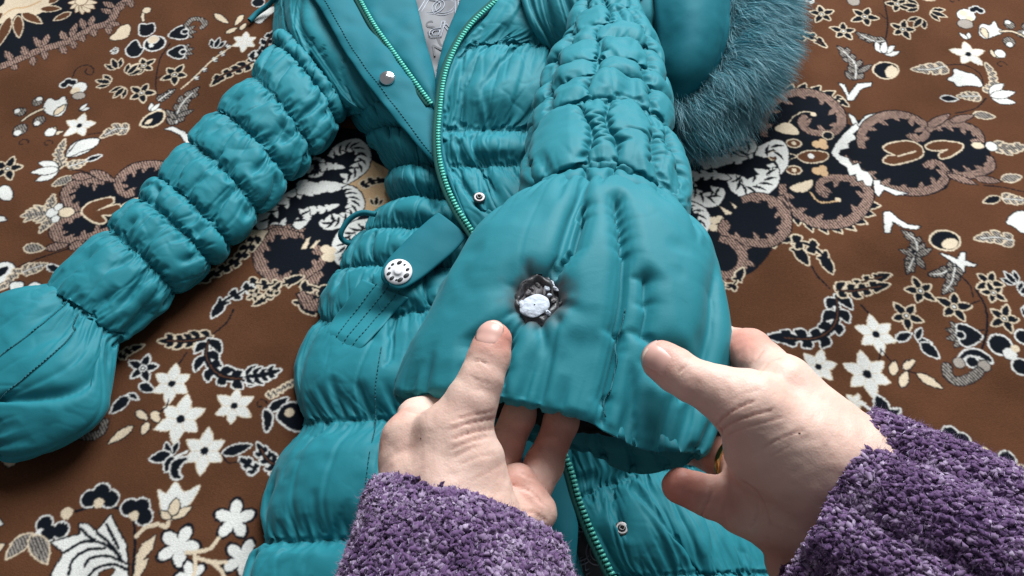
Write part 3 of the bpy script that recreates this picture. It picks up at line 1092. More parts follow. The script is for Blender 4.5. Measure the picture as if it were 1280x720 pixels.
def normals(X, closed):
    du = np.empty_like(X)
    du[1:-1] = X[2:] - X[:-2]
    du[0] = X[1] - X[0]
    du[-1] = X[-1] - X[-2]
    if closed:
        dv = np.roll(X, -1, 1) - np.roll(X, 1, 1)
    else:
        dv = np.empty_like(X)
        dv[:, 1:-1] = X[:, 2:] - X[:, :-2]
        dv[:, 0] = X[:, 1] - X[:, 0]
        dv[:, -1] = X[:, -1] - X[:, -2]
    return nrm(np.cross(dv, du))


def cloth(B, pin, eu=1.1, ev=1.15, press=0.00003, iters=160, bend=0.25, closed=False, floor=0.002, scale=None, seed=0, flip=1, rough=0.0012, sag=0.0, env=None):
    """sewn fabric: more cloth than base surface, held at the pinned seams and blown out by its padding"""
    B = B.astype(np.float32)
    free = (~pin).astype(np.float32)[..., None]
    N = normals(B, closed) * flip
    X = B + N * free * (rough * (0.6 * vnoise(B, 160, seed) + 0.6 * vnoise(B, 70, seed + 3) + 0.4)[..., None]).astype(np.float32)
    nu, nv = B.shape[:2]

    def sl(a, du, dv):
        # pairs (p, q) offset by du, dv
        if closed:
            r = np.roll(a, -dv, 1) if dv else a
            return (a[:nu - du] if du else a), (r[du:] if du else r)
        if dv >= 0:
            p = a[:nu - du, :nv - dv]
            q = a[du:, dv:]
        else:
            p = a[:nu - du, -dv:]
            q = a[du:, :nv + dv]
        return p, q

    def rest(du, dv, e):
        p, q = sl(B, du, dv)
        L = np.linalg.norm(q - p, axis=-1) * e
        if scale is not None:
            s0, s1 = sl(scale, du, dv)
            L = L * 0.5 * (s0 + s1)
        return L.astype(np.float32)

    ed = math.sqrt((eu * eu + ev * ev) / 2)
    cons = [(1, 0, rest(1, 0, eu), 1.0), (0, 1, rest(0, 1, ev), 1.0), (1, 1, rest(1, 1, ed), 0.35), (1, -1, rest(1, -1, ed), 0.35),
            (2, 0, rest(2, 0, eu * 0.99), bend), (0, 2, rest(0, 2, ev * 0.99), bend), (0, 4, rest(0, 4, ev * 0.93), bend * 0.25)]
    Xp = X.copy()
    for it in range(iters):
        v = (X - Xp) * 0.90
        Xp = X.copy()
        X = X + (v + normals(X, closed) * (press * flip)) * free
        if sag:
            X[..., 2] -= sag * free[..., 0]
        for du, dv, L, k in cons:
            p, q = sl(X, du, dv)
            d = q - p
            ln = np.sqrt((d * d).sum(-1)) + 1e-9
            c = d * ((ln - L) / ln * (0.33 * k))[..., None]
            C = np.zeros_like(X)
            if closed:
                if du:
                    C[:nu - du] += c
                    C[du:] -= np.roll(c, dv, 1)
                else:
                    C += c - np.roll(c, dv, 1)
            elif dv >= 0:
                C[:nu - du, :nv - dv] += c
                C[du:, dv:] -= c
            else:
                C[:nu - du, -dv:] += c
                C[du:, :nv + dv] -= c
            X = X + C * free
        if env is not None:
            d = ((X - B) * N).sum(-1)
            X = X - N * (np.maximum(d - env, 0) * free[..., 0])[..., None]
        if floor is not None:
            X[..., 2] = np.maximum(X[..., 2], floor)
    return X.astype(float)


def padding(B, rows, h, seed=0, cols=()):
    """how far the filling lets the cloth rise between its seams"""
    nu, nv = B.shape[:2]
    r = np.array(sorted(set(rows) | {0, nu - 1}))
    i = np.arange(nu)
    k = np.clip(np.searchsorted(r, i, side='right') - 1, 0, len(r) - 2)
    t = (i - r[k]) / np.maximum(r[k + 1] - r[k], 1)
    e = (h * np.sqrt(np.clip(4 * t * (1 - t), 0, 1)))[:, None] * np.ones(nv)[None]
    if len(cols):
        c = np.array(sorted(cols))
        j = np.arange(nv)
        k = np.searchsorted(c, j, side='right') - 1
        c0 = np.where(k < 0, c[-1] - nv, c[k])
        c1 = np.where(k + 1 >= len(c), c[0] + nv, c[np.minimum(k + 1, len(c) - 1)])
        t = (j - c0) / np.maximum(c1 - c0, 1)
        e = e * np.sqrt(np.clip(4 * t * (1 - t), 0, 1))[None] ** 0.7
    return (e * (0.95 + 0.30 * vnoise(B, 30, seed) + 0.10 * vnoise(B, 110, seed + 1))).astype(np.float32)


def creases(B, rows, env, seed=0, long_sp=0.022, short_sp=0.0065, depth=0.9, closed=True, k=1.0, cut_to=0.0016):
    """pull the padding in along folds that run from seam to seam and along short gathers at each seam"""
    g = np.random.default_rng(seed)
    nu, nv = B.shape[:2]
    E = env.copy()
    r = sorted(set(rows) | {0, nu - 1})
    w0 = np.linalg.norm(np.roll(B, -1, 1) - B, axis=-1)[:, :-1].mean()
    jj = np.arange(nv)

    def cut(i, j, dp, wd):
        d = jj - j
        if closed:
            d = (d + nv / 2) % nv - nv / 2
        sx = np.where(d < 0, d / wd, d / (wd * 2.4))   # one steep side, one soft side
        f = np.exp(-sx * sx)
        E[i] = E[i] * (1 - dp * f) - cut_to * dp * f

    for a_, b_ in zip(r[:-1], r[1:]):
        n = b_ - a_
        if n < 3:
            continue
        j = g.uniform(0, long_sp / w0)
        while j < nv:
            lo, hi = 0.0, 1.0
            pick = g.random()
            if pick < 0.4:
                hi = g.uniform(0.45, 0.95)
            elif pick < 0.75:
                lo = g.uniform(0.05, 0.5)
            sl, cv, ph = g.normal(0, 0.12), g.normal(0, 2.0) * 0.0025 / w0, g.uniform(0, 6)
            dp = depth * g.uniform(0.45, 1.05)
            wd = g.uniform(0.8, 1.6) * 0.0026 * k / w0
            for i in range(a_, b_ + 1):
                t = (i - a_) / n
                if lo <= t <= hi:
                    f = min(1, (t - lo) / 0.2 + (lo == 0)) * min(1, (hi - t) / 0.25 + (hi == 1))
                    cut(i, j + sl * (i - a_) + cv * math.sin(t * 3 + ph), dp * f, wd)
            j += g.uniform(0.5, 1.6) * long_sp / w0
        for end in (0, 1):
            j = 0.0
            while j < nv:
                ln = int(n * g.uniform(0.12, 0.38)) + 1
                sl = g.normal(0, 0.25)
                for q in range(ln):
                    i = a_ + q if end == 0 else b_ - q
                    cut(i, j + sl * q, depth * 0.8 * (1 - q / ln), 0.0020 * k / w0)
                j += g.uniform(0.6, 1.5) * short_sp / w0
    return E.astype(np.float32)


def upsample(X, closed):
    def up(A, wrap):
        n = len(A)
        if wrap:
            a, b, c, d = np.roll(A, 1, 0), A, np.roll(A, -1, 0), np.roll(A, -2, 0)
            m = (-a + 9 * b + 9 * c - d) / 16
            out = np.empty((2 * n,) + A.shape[1:])
            out[0::2], out[1::2] = A, m
        else:
            a = np.concatenate([2 * A[:1] - A[1:2], A, 2 * A[-1:] - A[-2:-1]])
            m = (-a[:-3] + 9 * a[1:-2] + 9 * a[2:-1] - a[3:]) / 16
            out = np.empty((2 * n - 1,) + A.shape[1:])
            out[0::2], out[1::2] = A, m
        return out
    return up(up(X, False).swapaxes(0, 1), closed).swapaxes(0, 1)


def finish(X, rows, closed, seed, long_sp, short_sp, depth=0.9, amount=0.0021, flip=1, mask=None, crumple=0.8):
    """finer mesh with the sharp bottoms of the folds and a little crumple"""
    Y = upsample(X, closed)
    E = creases(Y, [2 * r for r in rows], np.zeros(Y.shape[:2]), seed, long_sp, short_sp, depth, closed, 0.34, amount)
    E = E + creases(Y, [2 * r for r in rows], np.zeros(Y.shape[:2]), seed + 500, long_sp * 1.3, short_sp * 0.9, depth * 0.6, closed, 0.30, amount * 0.7)
    E = np.maximum(E, -amount * 1.5)
    warp = Y + 0.010 * np.stack([vnoise(Y, 40, seed + k) for k in (5, 6, 7)], -1)
    ridge = (1 - np.abs(vnoise(warp, 42, seed + 2))) ** 9 * smooth(-0.1, 0.5, vnoise(Y, 28, seed + 3))
    ridge2 = (1 - np.abs(vnoise(warp, 90, seed + 12))) ** 7 * smooth(-0.2, 0.5, vnoise(Y, 40, seed + 13))
    E = E - 0.0010 * crumple * ridge - 0.0004 * crumple * ridge2 + 0.00022 * vnoise(Y, 55, seed + 1)
    if mask is not None:
        E = E * mask(Y)
    return Y + normals(Y, closed) * flip * E[..., None]


def tube_base(st, step_u, nv, up0=None):
    """tube whose outline runs through stations (Lx, Ly, Rx, Ry, z, half thickness)"""
    Lw = np.array([W(s[0], s[1], s[4]) for s in st])
    Rw = np.array([W(s[2], s[3], s[4]) for s in st])
    P = np.concatenate([Lw, Rw, np.array([[s[5]] for s in st])], 1)
    n0 = 40 * (len(st) - 1) + 1
    Pd = spline(P, n0)
    c = (Pd[:, :3] + Pd[:, 3:6]) / 2
    L = np.concatenate([[0], np.cumsum(np.linalg.norm(np.diff(c, axis=0), axis=1))])
    n = int(round(L[-1] / step_u)) + 1
    s = np.linspace(0, L[-1], n)
    Pd = np.stack([np.interp(s, L, Pd[:, k]) for k in range(7)], -1)
    rows = [int(round(L[40 * i] / L[-1] * (n - 1))) for i in range(len(st))]
    c = (Pd[:, :3] + Pd[:, 3:6]) / 2
    side = nrm(Pd[:, 3:6] - Pd[:, :3])
    a = np.linalg.norm(Pd[:, 3:6] - Pd[:, :3], axis=1) / 2
    b = Pd[:, 6]
    tan = nrm(np.gradient(c, axis=0))
    up = nrm(np.cross(side, tan))
    up = up * np.sign((up * (CAM - c)).sum(-1, keepdims=True))
    k = np.ones(9) / 9
    up = nrm(np.stack([np.convolve(np.pad(up[:, j], 4, mode='edge'), k, 'valid') for j in range(3)], -1))
    # even steps round the ellipse
    th0 = np.linspace(0, 2 * math.pi, 721)
    am, bm = a.mean(), b.mean()
    ll = np.concatenate([[0], np.cumsum(np.hypot(np.diff(am * np.cos(th0)), np.diff(bm * np.sin(th0))))])
    th = np.interp(np.linspace(0, ll[-1], nv, endpoint=False), ll, th0)
    X = c[:, None] + np.cos(th)[None, :, None] * side[:, None] * a[:, None, None] + np.sin(th)[None, :, None] * up[:, None] * b[:, None, None]
    return X, rows, c, side, up, a, b, th


def crimp(B, rows, c, amp, seed, pull=0.0, also=()):
    """gathered seams: pinned rows, ruffled in and out"""
    pin = np.zeros(B.shape[:2], bool)
    for n, r in enumerate(rows):
        pin[r] = True
        ph = vnoise(np.stack([np.arange(B.shape[1]) * 1.0, np.full(B.shape[1], n * 9.7), np.zeros(B.shape[1])], -1), 0.55, seed)
        d = nrm(c[r] - B[r]) if c is not None else np.tile(np.array([0, 0, -1.0]), (B.shape[1], 1))
        B[r] = B[r] + d * (pull + amp * ph)[:, None]
        t = nrm(np.gradient(B, axis=0)[r])
        B[r] = B[r] + t * (amp * 1.3 * np.roll(ph, 2))[:, None]
    return pin


def sheet_base(rows, step_u, nv, cols=None):
    """sheet through rows of control points (x, y, z)"""
    P = np.array([[W(*p) for p in r] for r in rows])
    n0 = 24 * (len(rows) - 1) + 1
    Q = spline(P, n0)
    mid = Q[:, Q.shape[1] // 2]
    L = np.concatenate([[0], np.cumsum(np.linalg.norm(np.diff(mid, axis=0), axis=1))])
    n = max(3, int(round(L[-1] / step_u)) + 1)
    s = np.linspace(0, L[-1], n)
    t = np.interp(s, L, np.linspace(0, len(rows) - 1, n0))
    at = [int(round(L[24 * i] / L[-1] * (n - 1))) for i in range(len(rows))]
    Q = spline(P, t=t)
    X = np.stack([arc_resample(spline(q, 60), n=nv) for q in Q])
    return X, at


def stitches(name, P, N, parent, step=0.0042, length=0.0026, w=0.00045, mat=None):
    """a run of thread stitches along P lying on a surface with normals N"""
    PN = arc_resample(np.concatenate([P, N], 1), step)
    P2, N2 = PN[:, :3], nrm(PN[:, 3:])
    T = nrm(np.gradient(P2, axis=0))
    S = np.cross(N2, T)
    V, F = boxes(P2 + N2 * 0.0003, T * length / 2, S * w, N2 * w)
    return mesh_obj(name, V, F, mat or M_THREAD, parent, False, kind='stuff')


def sheet_solid(name, X, mat, parent, th=0.0015, sub=1, attrs=None):
    o = mesh_obj(name, X, grid_faces(*X.shape[:2]), mat, parent, True, 0, attrs)
    m = o.modifiers.new('thickness', 'SOLIDIFY')
    m.thickness = th
    m.offset = 0
    if sub:
        s = o.modifiers.new('subdivision', 'SUBSURF')
        s.levels = s.render_levels = sub
    return o


def zipper(P, side, parent):
    """a row of moulded teeth along P on its cloth tape"""
    P = arc_resample(P, 0.0004)
    T = nrm(np.gradient(P, axis=0))
    S = nrm(np.cross(T, [0, 0, 1.0])) * side
    N = np.cross(S, T)
    N = N * np.sign(N[:, 2:3])
    tape = np.stack([P - S * 0.0060, P - S * 0.003 + N * 0.0003, P + S * 0.0005], 1)[::10]
    t = sheet_solid('zipper_tape', tape, M_TAPE, parent, 0.001, 0)
    k = np.arange(2, len(P) - 2, 9)
    V, F = boxes(P[k] + N[k] * 0.0014, T[k] * 0.0009, S[k] * 0.0020, N[k] * 0.0013)
    mesh_obj('zipper_teeth', V, F, M_ZIP, t, False, kind='stuff')
    return t


def rope(P, r, k=6):
    P = np.asarray(P, float)
    T = nrm(np.gradient(P, axis=0))
    S = nrm(np.cross(T, [0.13, 0.21, 1.0]))
    N = np.cross(S, T)
    th = np.linspace(0, 2 * math.pi, k, endpoint=False)
    r = np.broadcast_to(np.asarray(r, float), (len(P),))
    X = P[:, None] + r[:, None, None] * (np.cos(th)[None, :, None] * S[:, None] + np.sin(th)[None, :, None] * N[:, None])
    return X.reshape(-1, 3), grid_faces(len(P), k, True)


JO = (0.05, 0.62, 0.0)
JACKET = empty('winter_jacket', JO, 'teal quilted winter jacket with fur trimmed hood and a burnt hole in one cuff', 'jacket')

# --- the sleeve lying on the carpet
st = [(352, 40, 430, 135, .026, .024), (345, 62, 420, 152, .026, .026), (317, 101, 390, 190, .027, .027), (274, 143, 358, 222, .026, .026), (238, 181, 322, 263, .026, .026),
      (200, 225, 287, 304, .025, .025), (172, 252, 262, 328, .025, .025), (136, 290, 217, 364, .025, .025), (62, 362, 149, 425, .025, .025),
      (8, 380, 118, 512, .026, .028), (-72, 434, 44, 558, .024, .022), (-94, 454, 12, 576, .02, .014)]
B, rows, c, side, up, a, b, th = tube_base(st, 0.0025, 144)
wave = 0.006 * np.sin(th * 2 + 0.6)
env = padding(B, rows[1:9] + [rows[11]], 0.008, 4)
env = creases(B, rows[1:9] + [rows[11]], env, 104, 0.029, 0.0065)
pin = crimp(B, rows[1:9] + [rows[11]], c, 0.0016, 3, 0.0015)
pin[0] = True
X = cloth(B, pin, 1.12, 1.22, 0.00005, 170, 0.12, True, seed=5, env=env)
Xf = finish(X, rows[1:9] + [rows[11]], True, 104, 0.029, 0.0065)
sleeve = mesh_obj('sleeve', Xf, grid_faces(*Xf.shape[:2], True), M_TEAL, JACKET)
Nn = normals(X, True)
for col in (28, 39):
    stitches('stitching', X[rows[8] + 2:rows[11], col], Nn[rows[8] + 2:rows[11], col], sleeve)

# --- left half of the front, quilted in blocks
FL = [
    [(420, 95, .004), (436, 95, .022), (470, 100, .045), (500, 108, .05), (530, 120, .045)],
    [(433, 120, .002), (446, 118, .022), (470, 122, .04), (495, 132, .045), (535, 150, .042)],
    [(446, 150, .002), (456, 144, .026), (478, 144, .046), (505, 152, .05), (545, 170, .042)],
    [(458, 170, .002), (468, 164, .024), (488, 160, .04), (510, 166, .045), (548, 185, .042)],
    [(474, 190, .002), (484, 184, .026), (505, 182, .048), (530, 188, .05), (556, 205, .042)],
    [(486, 216, .002), (496, 210, .024), (512, 206, .042), (534, 208, .045), (562, 222, .04)],
    [(487, 230, .002), (497, 226, .028), (515, 224, .048), (538, 226, .05), (568, 238, .04)],
    [(490, 254, .002), (500, 249, .026), (520, 244, .043), (545, 246, .045), (576, 256, .04)],
    [(472, 268, .002), (486, 264, .03), (515, 262, .052), (550, 264, .053), (590, 272, .042)],
    [(456, 288, .002), (472, 284, .028), (505, 282, .046), (545, 284, .048), (600, 296, .042)],
    [(440, 308, .002), (456, 306, .03), (500, 306, .052), (550, 308, .052), (612, 316, .042)],
    [(424, 336, .002), (444, 332, .03), (490, 330, .047), (545, 332, .05), (625, 340, .045)],
    [(408, 366, .002), (430, 366, .03), (485, 366, .054), (560, 366, .055), (640, 372, .045)],
    [(398, 398, .002), (418, 400, .03), (480, 394, .05), (560, 386, .055), (655, 400, .045)],
    [(386, 425, .002), (404, 425, .03), (470, 425, .054), (560, 420, .06), (670, 440, .045)],
    [(375, 470, .002), (394, 470, .032), (470, 470, .06), (560, 470, .062), (690, 500, .045)],
    [(378, 530, .002), (394, 528, .03), (460, 525, .05), (560, 525, .055), (705, 560, .045)],
    [(357, 572, .002), (376, 572, .034), (450, 570, .062), (560, 570, .065), (712, 600, .045)],
    [(336, 625, .002), (356, 625, .034), (440, 622, .062), (560, 620, .065), (716, 640, .045)],
    [(328, 680, .002), (346, 676, .03), (430, 673, .05), (560, 675, .055), (722, 690, .045)],
    [(316, 705, .002), (336, 705, .034), (430, 705, .06), (560, 705, .065), (730, 720, .045)],
    [(300, 770, .002), (322, 770, .034), (430, 770, .06), (560, 770, .065), (745, 770, .045)],
]
B, at = sheet_base(FL, 0.0027, 102)
seam_rows = [at[i] for i in (1, 3, 5, 7, 9, 11, 13, 16, 19)]
env = creases(B, seam_rows, padding(B, seam_rows, 0.007, 12), 112, 0.050, 0.0075, closed=False)
pin = crimp(B, seam_rows, None, 0.0016, 11, 0.002)
pin[:, 0] = True
pin[:, -1] = True
pin[0] = pin[-1] = True
X = cloth(B, pin, 1.08, 1.16, 0.00005, 160, 0.12, False, seed=8, flip=-1, env=env)
Xf = finish(X, seam_rows, False, 112, 0.050, 0.0075, flip=-1)
FRONT = mesh_obj('front_panel', Xf, grid_faces(*Xf.shape[:2]), M_TEAL, JACKET)
FLX = X
pr = project(X)
NF = normals(X, False)
if NF[..., 2].mean() < 0:
    NF = -NF


def on_front(pts, lift=0.0, X=None, N=None):
    """points of the panel under the given directions"""
    X = FLX if X is None else X
    N = NF if N is None else N
    q = project(X).reshape(-1, 2)
    out, no = [], []
    for p in pts:
        i = np.argmin(((q - np.array(p)) ** 2).sum(-1))
        out.append(X.reshape(-1, 3)[i])
        no.append(N.reshape(-1, 3)[i])
    out, no = np.array(out), np.array(no)
    return out + no * lift, no


sp, sn = on_front(spline([(476, 436), (471, 470), (469, 500), (470, 524), (464, 560), (458, 600), (455, 640)], 40))
for _ in range(8):
    sp[1:-1] = (sp[:-2] + 2 * sp[1:-1] + sp[2:]) / 4
stitches('stitching', sp, sn, FRONT)

# --- chest above the blocks, beside the placket
CH = [
    [(348, -40, .01), (372, -40, .05), (400, -40, .055)],
    [(344, 20, .01), (372, 20, .05), (412, 20, .055)],
    [(345, 58, .01), (385, 55, .05), (438, 60, .055)],
    [(372, 92, .006), (410, 90, .045), (458, 95, .052)],
    [(404, 132, .004), (434, 128, .04), (482, 132, .046)],
    [(426, 150, .002), (446, 142, .03), (492, 146, .042)],
]
B, at = sheet_base(CH, 0.0026, 46)
env = creases(B, [at[5]], padding(B, [at[5]], .004, 22), 122, 0.03, 0.007, closed=False)
pin = crimp(B, [at[5]], None, 0.0012, 21)
pin[:, 0] = pin[:, -1] = True
pin[0] = True
X = cloth(B, pin, 1.05, 1.10, 0.00002, 120, 0.2, False, seed=18, flip=-1, env=env)
X = finish(X, [at[5]], False, 122, 0.03, 0.007, flip=-1)
mesh_obj('chest_panel', X, grid_faces(*X.shape[:2]), M_TEAL, JACKET)

# --- right half of the front, gathered at the waist
FR = [
    [(652, -60, .07), (700, -60, .075), (770, -60, .075), (900, -60, .05)],
    [(640, -30, .07), (690, -30, .075), (770, -30, .075), (890, -30, .05)],
    [(610, 18, .07), (660, 15, .078), (740, 15, .078), (870, 20, .05)],
    [(574, 60, .068), (620, 54, .07), (680, 52, .072), (800, 60, .05)],
    [(556, 110, .066), (600, 108, .078), (660, 108, .078), (770, 110, .04)],
    [(550, 165, .062), (600, 162, .064), (650, 162, .062), (740, 165, .03)],
    [(551, 186, .062), (600, 184, .070), (650, 184, .066), (730, 186, .03)],
    [(556, 208, .062), (604, 206, .064), (655, 206, .06), (730, 208, .03)],
    [(576, 260, .062), (625, 256, .07), (680, 256, .07), (760, 260, .03)],
    [(600, 304, .06), (650, 300, .062), (720, 300, .06), (800, 300, .02)],
    [(640, 400, .06), (700, 400, .07), (770, 400, .07), (855, 400, .02)],
    [(690, 520, .06), (740, 510, .07), (800, 510, .07), (880, 510, .02)],
    [(713, 588, .058), (755, 578, .064), (810, 572, .062), (912, 570, .02)],
    [(722, 622, .058), (765, 604, .060), (815, 588, .06), (925, 600, .02)],
    [(742, 668, .058), (795, 660, .072), (860, 650, .070), (950, 655, .02)],
    [(764, 722, .058), (825, 720, .066), (900, 716, .064), (985, 720, .02)],
    [(800, 790, .058), (865, 790, .072), (930, 790, .07), (1010, 790, .02)],
]
B, at = sheet_base(FR, 0.0028, 86)
env = padding(B, [at[i] for i in (3, 5, 7, 9, 13, 15)], 0.006, 32)
env = creases(B, [at[i] for i in (3, 5, 7, 9, 13, 15)], env, 132, 0.017, closed=False)
pin = crimp(B, [at[i] for i in (3, 5, 7, 9, 13, 15)], None, 0.0016, 31, 0.002)
pin[:, 0] = pin[:, -1] = True
pin[0] = pin[-1] = True
X = cloth(B, pin, 1.06, 1.16, 0.00004, 160, 0.12, False, seed=28, flip=-1, env=env)
Xf = finish(X, [at[i] for i in (3, 5, 7, 9, 13, 15)], False, 132, 0.017, 0.0065, flip=-1)
FRONT2 = mesh_obj('front_panel', Xf, grid_faces(*Xf.shape[:2]), M_TEAL, JACKET)
FRX = X
NF2 = normals(X, False)
if NF2[..., 2].mean() < 0:
    NF2 = -NF2
ZR = X[:, 0]


def strip(name, Apx, Bpx, z0, z1, mat, n=50, m=14, bulge=0.004, wob=0.0015, seed=0, th=0.003, parent=None, zrow=None):
    """long strip of cloth between two traced edges"""
    A = arc_resample(spline([W(x, y, z0) for x, y in Apx], 80), n=n)
    Bq = arc_resample(spline([W(x, y, z1) for x, y in Bpx], 80), n=n)
    t = np.linspace(0, 1, m)[None, :, None]
    X = A[:, None] * (1 - t) + Bq[:, None] * t
    X[..., 2] += bulge * np.sin(np.pi * t[..., 0]) ** 0.6 + wob * vnoise(X, 30, seed) + 0.5 * wob * vnoise(X, 75, seed + 1)
    return sheet_solid(name, X, mat, parent or JACKET, th), X


# lining, lettered print
M_LIN = plain('grey_lining', (0.10, 0.105, 0.118), 0.5, noise=0.25, scale=60)
M_LIN2 = plain('beige_lining', (0.28, 0.235, 0.19), 0.5, noise=0.2, scale=60)
M_INK = plain('pale_print', (0.36, 0.39, 0.46), 0.5)
M_INK2 = plain('dark_print', (0.016, 0.018, 0.028), 0.5)
LIN, LX = strip('lining', [(496, -60), (500, 0), (520, 70), (540, 130), (550, 190), (566, 250), (590, 305), (640, 420), (700, 560), (712, 640), (730, 760)],
                [(600, -60), (598, 0), (575, 60), (556, 110), (556, 190), (572, 245), (600, 300), (650, 420), (716, 575), (752, 650), (800, 760)],
                .030, .030, M_LIN, 90, 12, 0.002, 0.003, 40, 0.001)

# the placket flap with its press stud
PLK, PX = strip('placket', [(362, -60), (378, -25), (397, 5), (427, 58), (455, 100), (486, 140), (520, 178), (546, 206), (557, 224)],
                [(425, -60), (437, -25), (449, 5), (484, 60), (512, 98), (530, 122), (544, 145), (550, 180), (558, 226)],
                .066, .060, M_SMOOTH, 70, 22, 0.004, 0.0035, 41, 0.0045)
for cpos in (3, 4):
    e = PX[:, cpos] if cpos == 3 else PX[:, 3] * 0.55 + PX[:, 4] * 0.45
n_up = np.tile(np.array([0, -.1, 1.0]), (70, 1))
stitches('stitching', PX[:, 4] + np.array([0, 0, .0022]), n_up, PLK)
# facing between the zip and the lining
FAC, FX = strip('facing', [(433, -60), (442, -25), (453, 5), (488, 60), (516, 98), (533, 121), (546, 142)],
                [(505, -60), (513, -25), (521, 5), (531, 50), (541, 85), (546, 112), (548, 140)],
                .058, .050, M_SMOOTH, 60, 18, 0.006, 0.004, 42, 0.003)
# facing on the other side, turned over behind the zip
FAC2, FX2 = strip('facing', [(598, -60), (586, -20), (573, 8), (556, 52), (547, 92), (546, 130), (549, 190), (562, 240), (590, 303)],
                  [(668, -60), (650, -22), (632, 8), (600, 42), (576, 66), (558, 98), (553, 150), (557, 205), (592, 300)],
                  .054, .066, M_SMOOTH, 70, 14, 0.003, 0.0025, 43, 0.003)
# lower facing and placket seen under the cuff
PLK2, P2X = strip('placket', [(640, 540), (660, 590), (690, 660), (690, 770)], [(714, 560), (716, 600), (722, 650), (712, 770)], .064, .062, M_SMOOTH, 40, 14, 0.004, 0.002, 44, 0.004)

zl = [W(x, y, .0655) for x, y in spline([(433, -40), (446, -8), (468, 32), (492, 66), (512, 94), (528, 116), (541, 133)], 60)]
zipper(np.array(zl), -1, JACKET)
zr = [W(x, y, .074) for x, y in spline([(648, -30), (622, 0), (592, 28), (571, 58), (557, 92), (551, 130), (548, 175), (553, 215), (569, 256), (597, 300)], 90)]
zipper(np.array(zr), -1, JACKET)
zb = [W(x, y, .066) for x, y in spline([(690, 530), (713, 586), (724, 625), (741, 668), (764, 716), (790, 765)], 60)]
zipper(np.array(zb), -1, JACKET)


def snap(p, n, r, mat, parent, ring=True):
    n = nrm(np.asarray(n, float))
    V, F = lathe([(r * 1.0, -0.002), (r * 1.05, 0.0), (r * 1.0, 0.0008), (r * 0.85, 0.0013), (r * .6, 0.0011 if ring else 0.0022), (r * .5, 0.0012 if ring else 0.0024), (r * .42, 0.0028 if ring else 0.003), (r * .22, 0.0026 if ring else 0.0034), (r * .2, 0.0004 if ring else 0.0034), (0.00005, 0.0003 if ring else 0.0035)], p, n, 24)
    return mesh_obj('snap_button', V, F, mat, parent, sub=1)


pl, _ = on_front([(483, 100)], 0, PX, np.zeros_like(PX))
snap(pl[0] + np.array([0, 0, .004]), (0.05, -.25, 1), .0078, M_CHROME, PLK, False)
q, n_ = on_front([(600, 248)], 0.001, FRX, NF2)
snap(q[0], n_[0] * .5 + np.array([0, 0, 1]), .0058, M_PEWTER, FRONT2)
q, n_ = on_front([(778, 663)], 0.001, FRX, NF2)
snap(q[0], n_[0] * .5 + np.array([0, 0, 1]), .0055, M_PEWTER, FRONT2)

# --- pocket: welt in the opening, flap with a pierced disc
wq = [np.array([(452, 350), (434, 376), (416, 402), (400, 426)]), np.array([(512, 372), (490, 396), (466, 422), (440, 448)])]
we = [spline(q, 30) for q in wq]
WX = np.stack([on_front(we[0] * (1 - t) + we[1] * t)[0] for t in np.linspace(0, 1, 14)], 1)
for _ in range(6):
    WX[1:-1] = (WX[:-2] + 2 * WX[1:-1] + WX[2:]) / 4
    WX[:, 1:-1] = (WX[:, :-2] + 2 * WX[:, 1:-1] + WX[:, 2:]) / 4
WX[..., 2] += 0.0010
WX[-7:, :, 2] -= np.linspace(0, .006, 7)[:, None]
WELT = sheet_solid('pocket_welt', WX, M_TEAL, JACKET, .0022)
for k in (4, 7, 10):
    stitches('stitching', WX[:, k] + np.array([0, 0, .0012]), n_up[:30], WELT)
FLAP, FPX_ = strip('pocket_flap', [(548, 266), (520, 290), (497, 313), (481, 332), (478, 346), (484, 356)], [(584, 296), (566, 316), (540, 338), (514, 357), (500, 362), (488, 358)], .066, .068, M_SMOOTH, 50, 20, 0.003, 0.0012, 47, 0.004)
dc = W(498, 340, .0735)
ax = nrm(np.array([0.0, -0.12, 1.0]))
r0 = .0125
V, F = lathe([(r0 * .93, -.001), (r0, .0004), (r0 * .97, .0014), (r0 * .6, .0017), (r0 * .32, .0018), (r0 * .30, .0026), (r0 * .2, .0030), (0.00005, .0031)], dc, ax, 36)
DISC = mesh_obj('disc_button', V, F, M_WHITE, FLAP)
s1 = nrm(np.cross([0, 1.0, 0], ax))
s2 = np.cross(ax, s1)
V, F, base = [], [], 0
for k, (ang, sz) in enumerate([(12, .8), (50, .55), (85, 1.1), (128, .7), (160, .55), (195, .9), (232, 1.0), (262, .5), (285, 1.15), (330, 1.2)]):
    a_ = math.radians(ang)
    cc = dc + ax * .0017 + (s1 * math.cos(a_) + s2 * math.sin(a_)) * r0 * .68
    v, f = lathe([(r0 * .13 * sz, 0.0), (r0 * .12 * sz, .0003), (0.00005, .0003)], cc, ax, 10)
    v = cc + (v - cc) + ((v - cc) @ (s1 + s2 * .8))[:, None] * (s1 + s2 * .8) * 0.35
    V.append(v)
    F.append(f + base)
    base += len(v)
mesh_obj('pierced_hole', np.concatenate(V), np.concatenate(F), M_DARK, DISC, kind='stuff')
# belt loop
lp = spline([W(470, 268, .03), W(452, 266, .03), W(436, 275, .026), W(426, 292, .02), W(430, 301, .014), W(440, 305, .012)], 30)
V, F = rope(lp, 0.0028, 8)
mesh_obj('belt_loop', V, F, M_SMOOTH, JACKET)

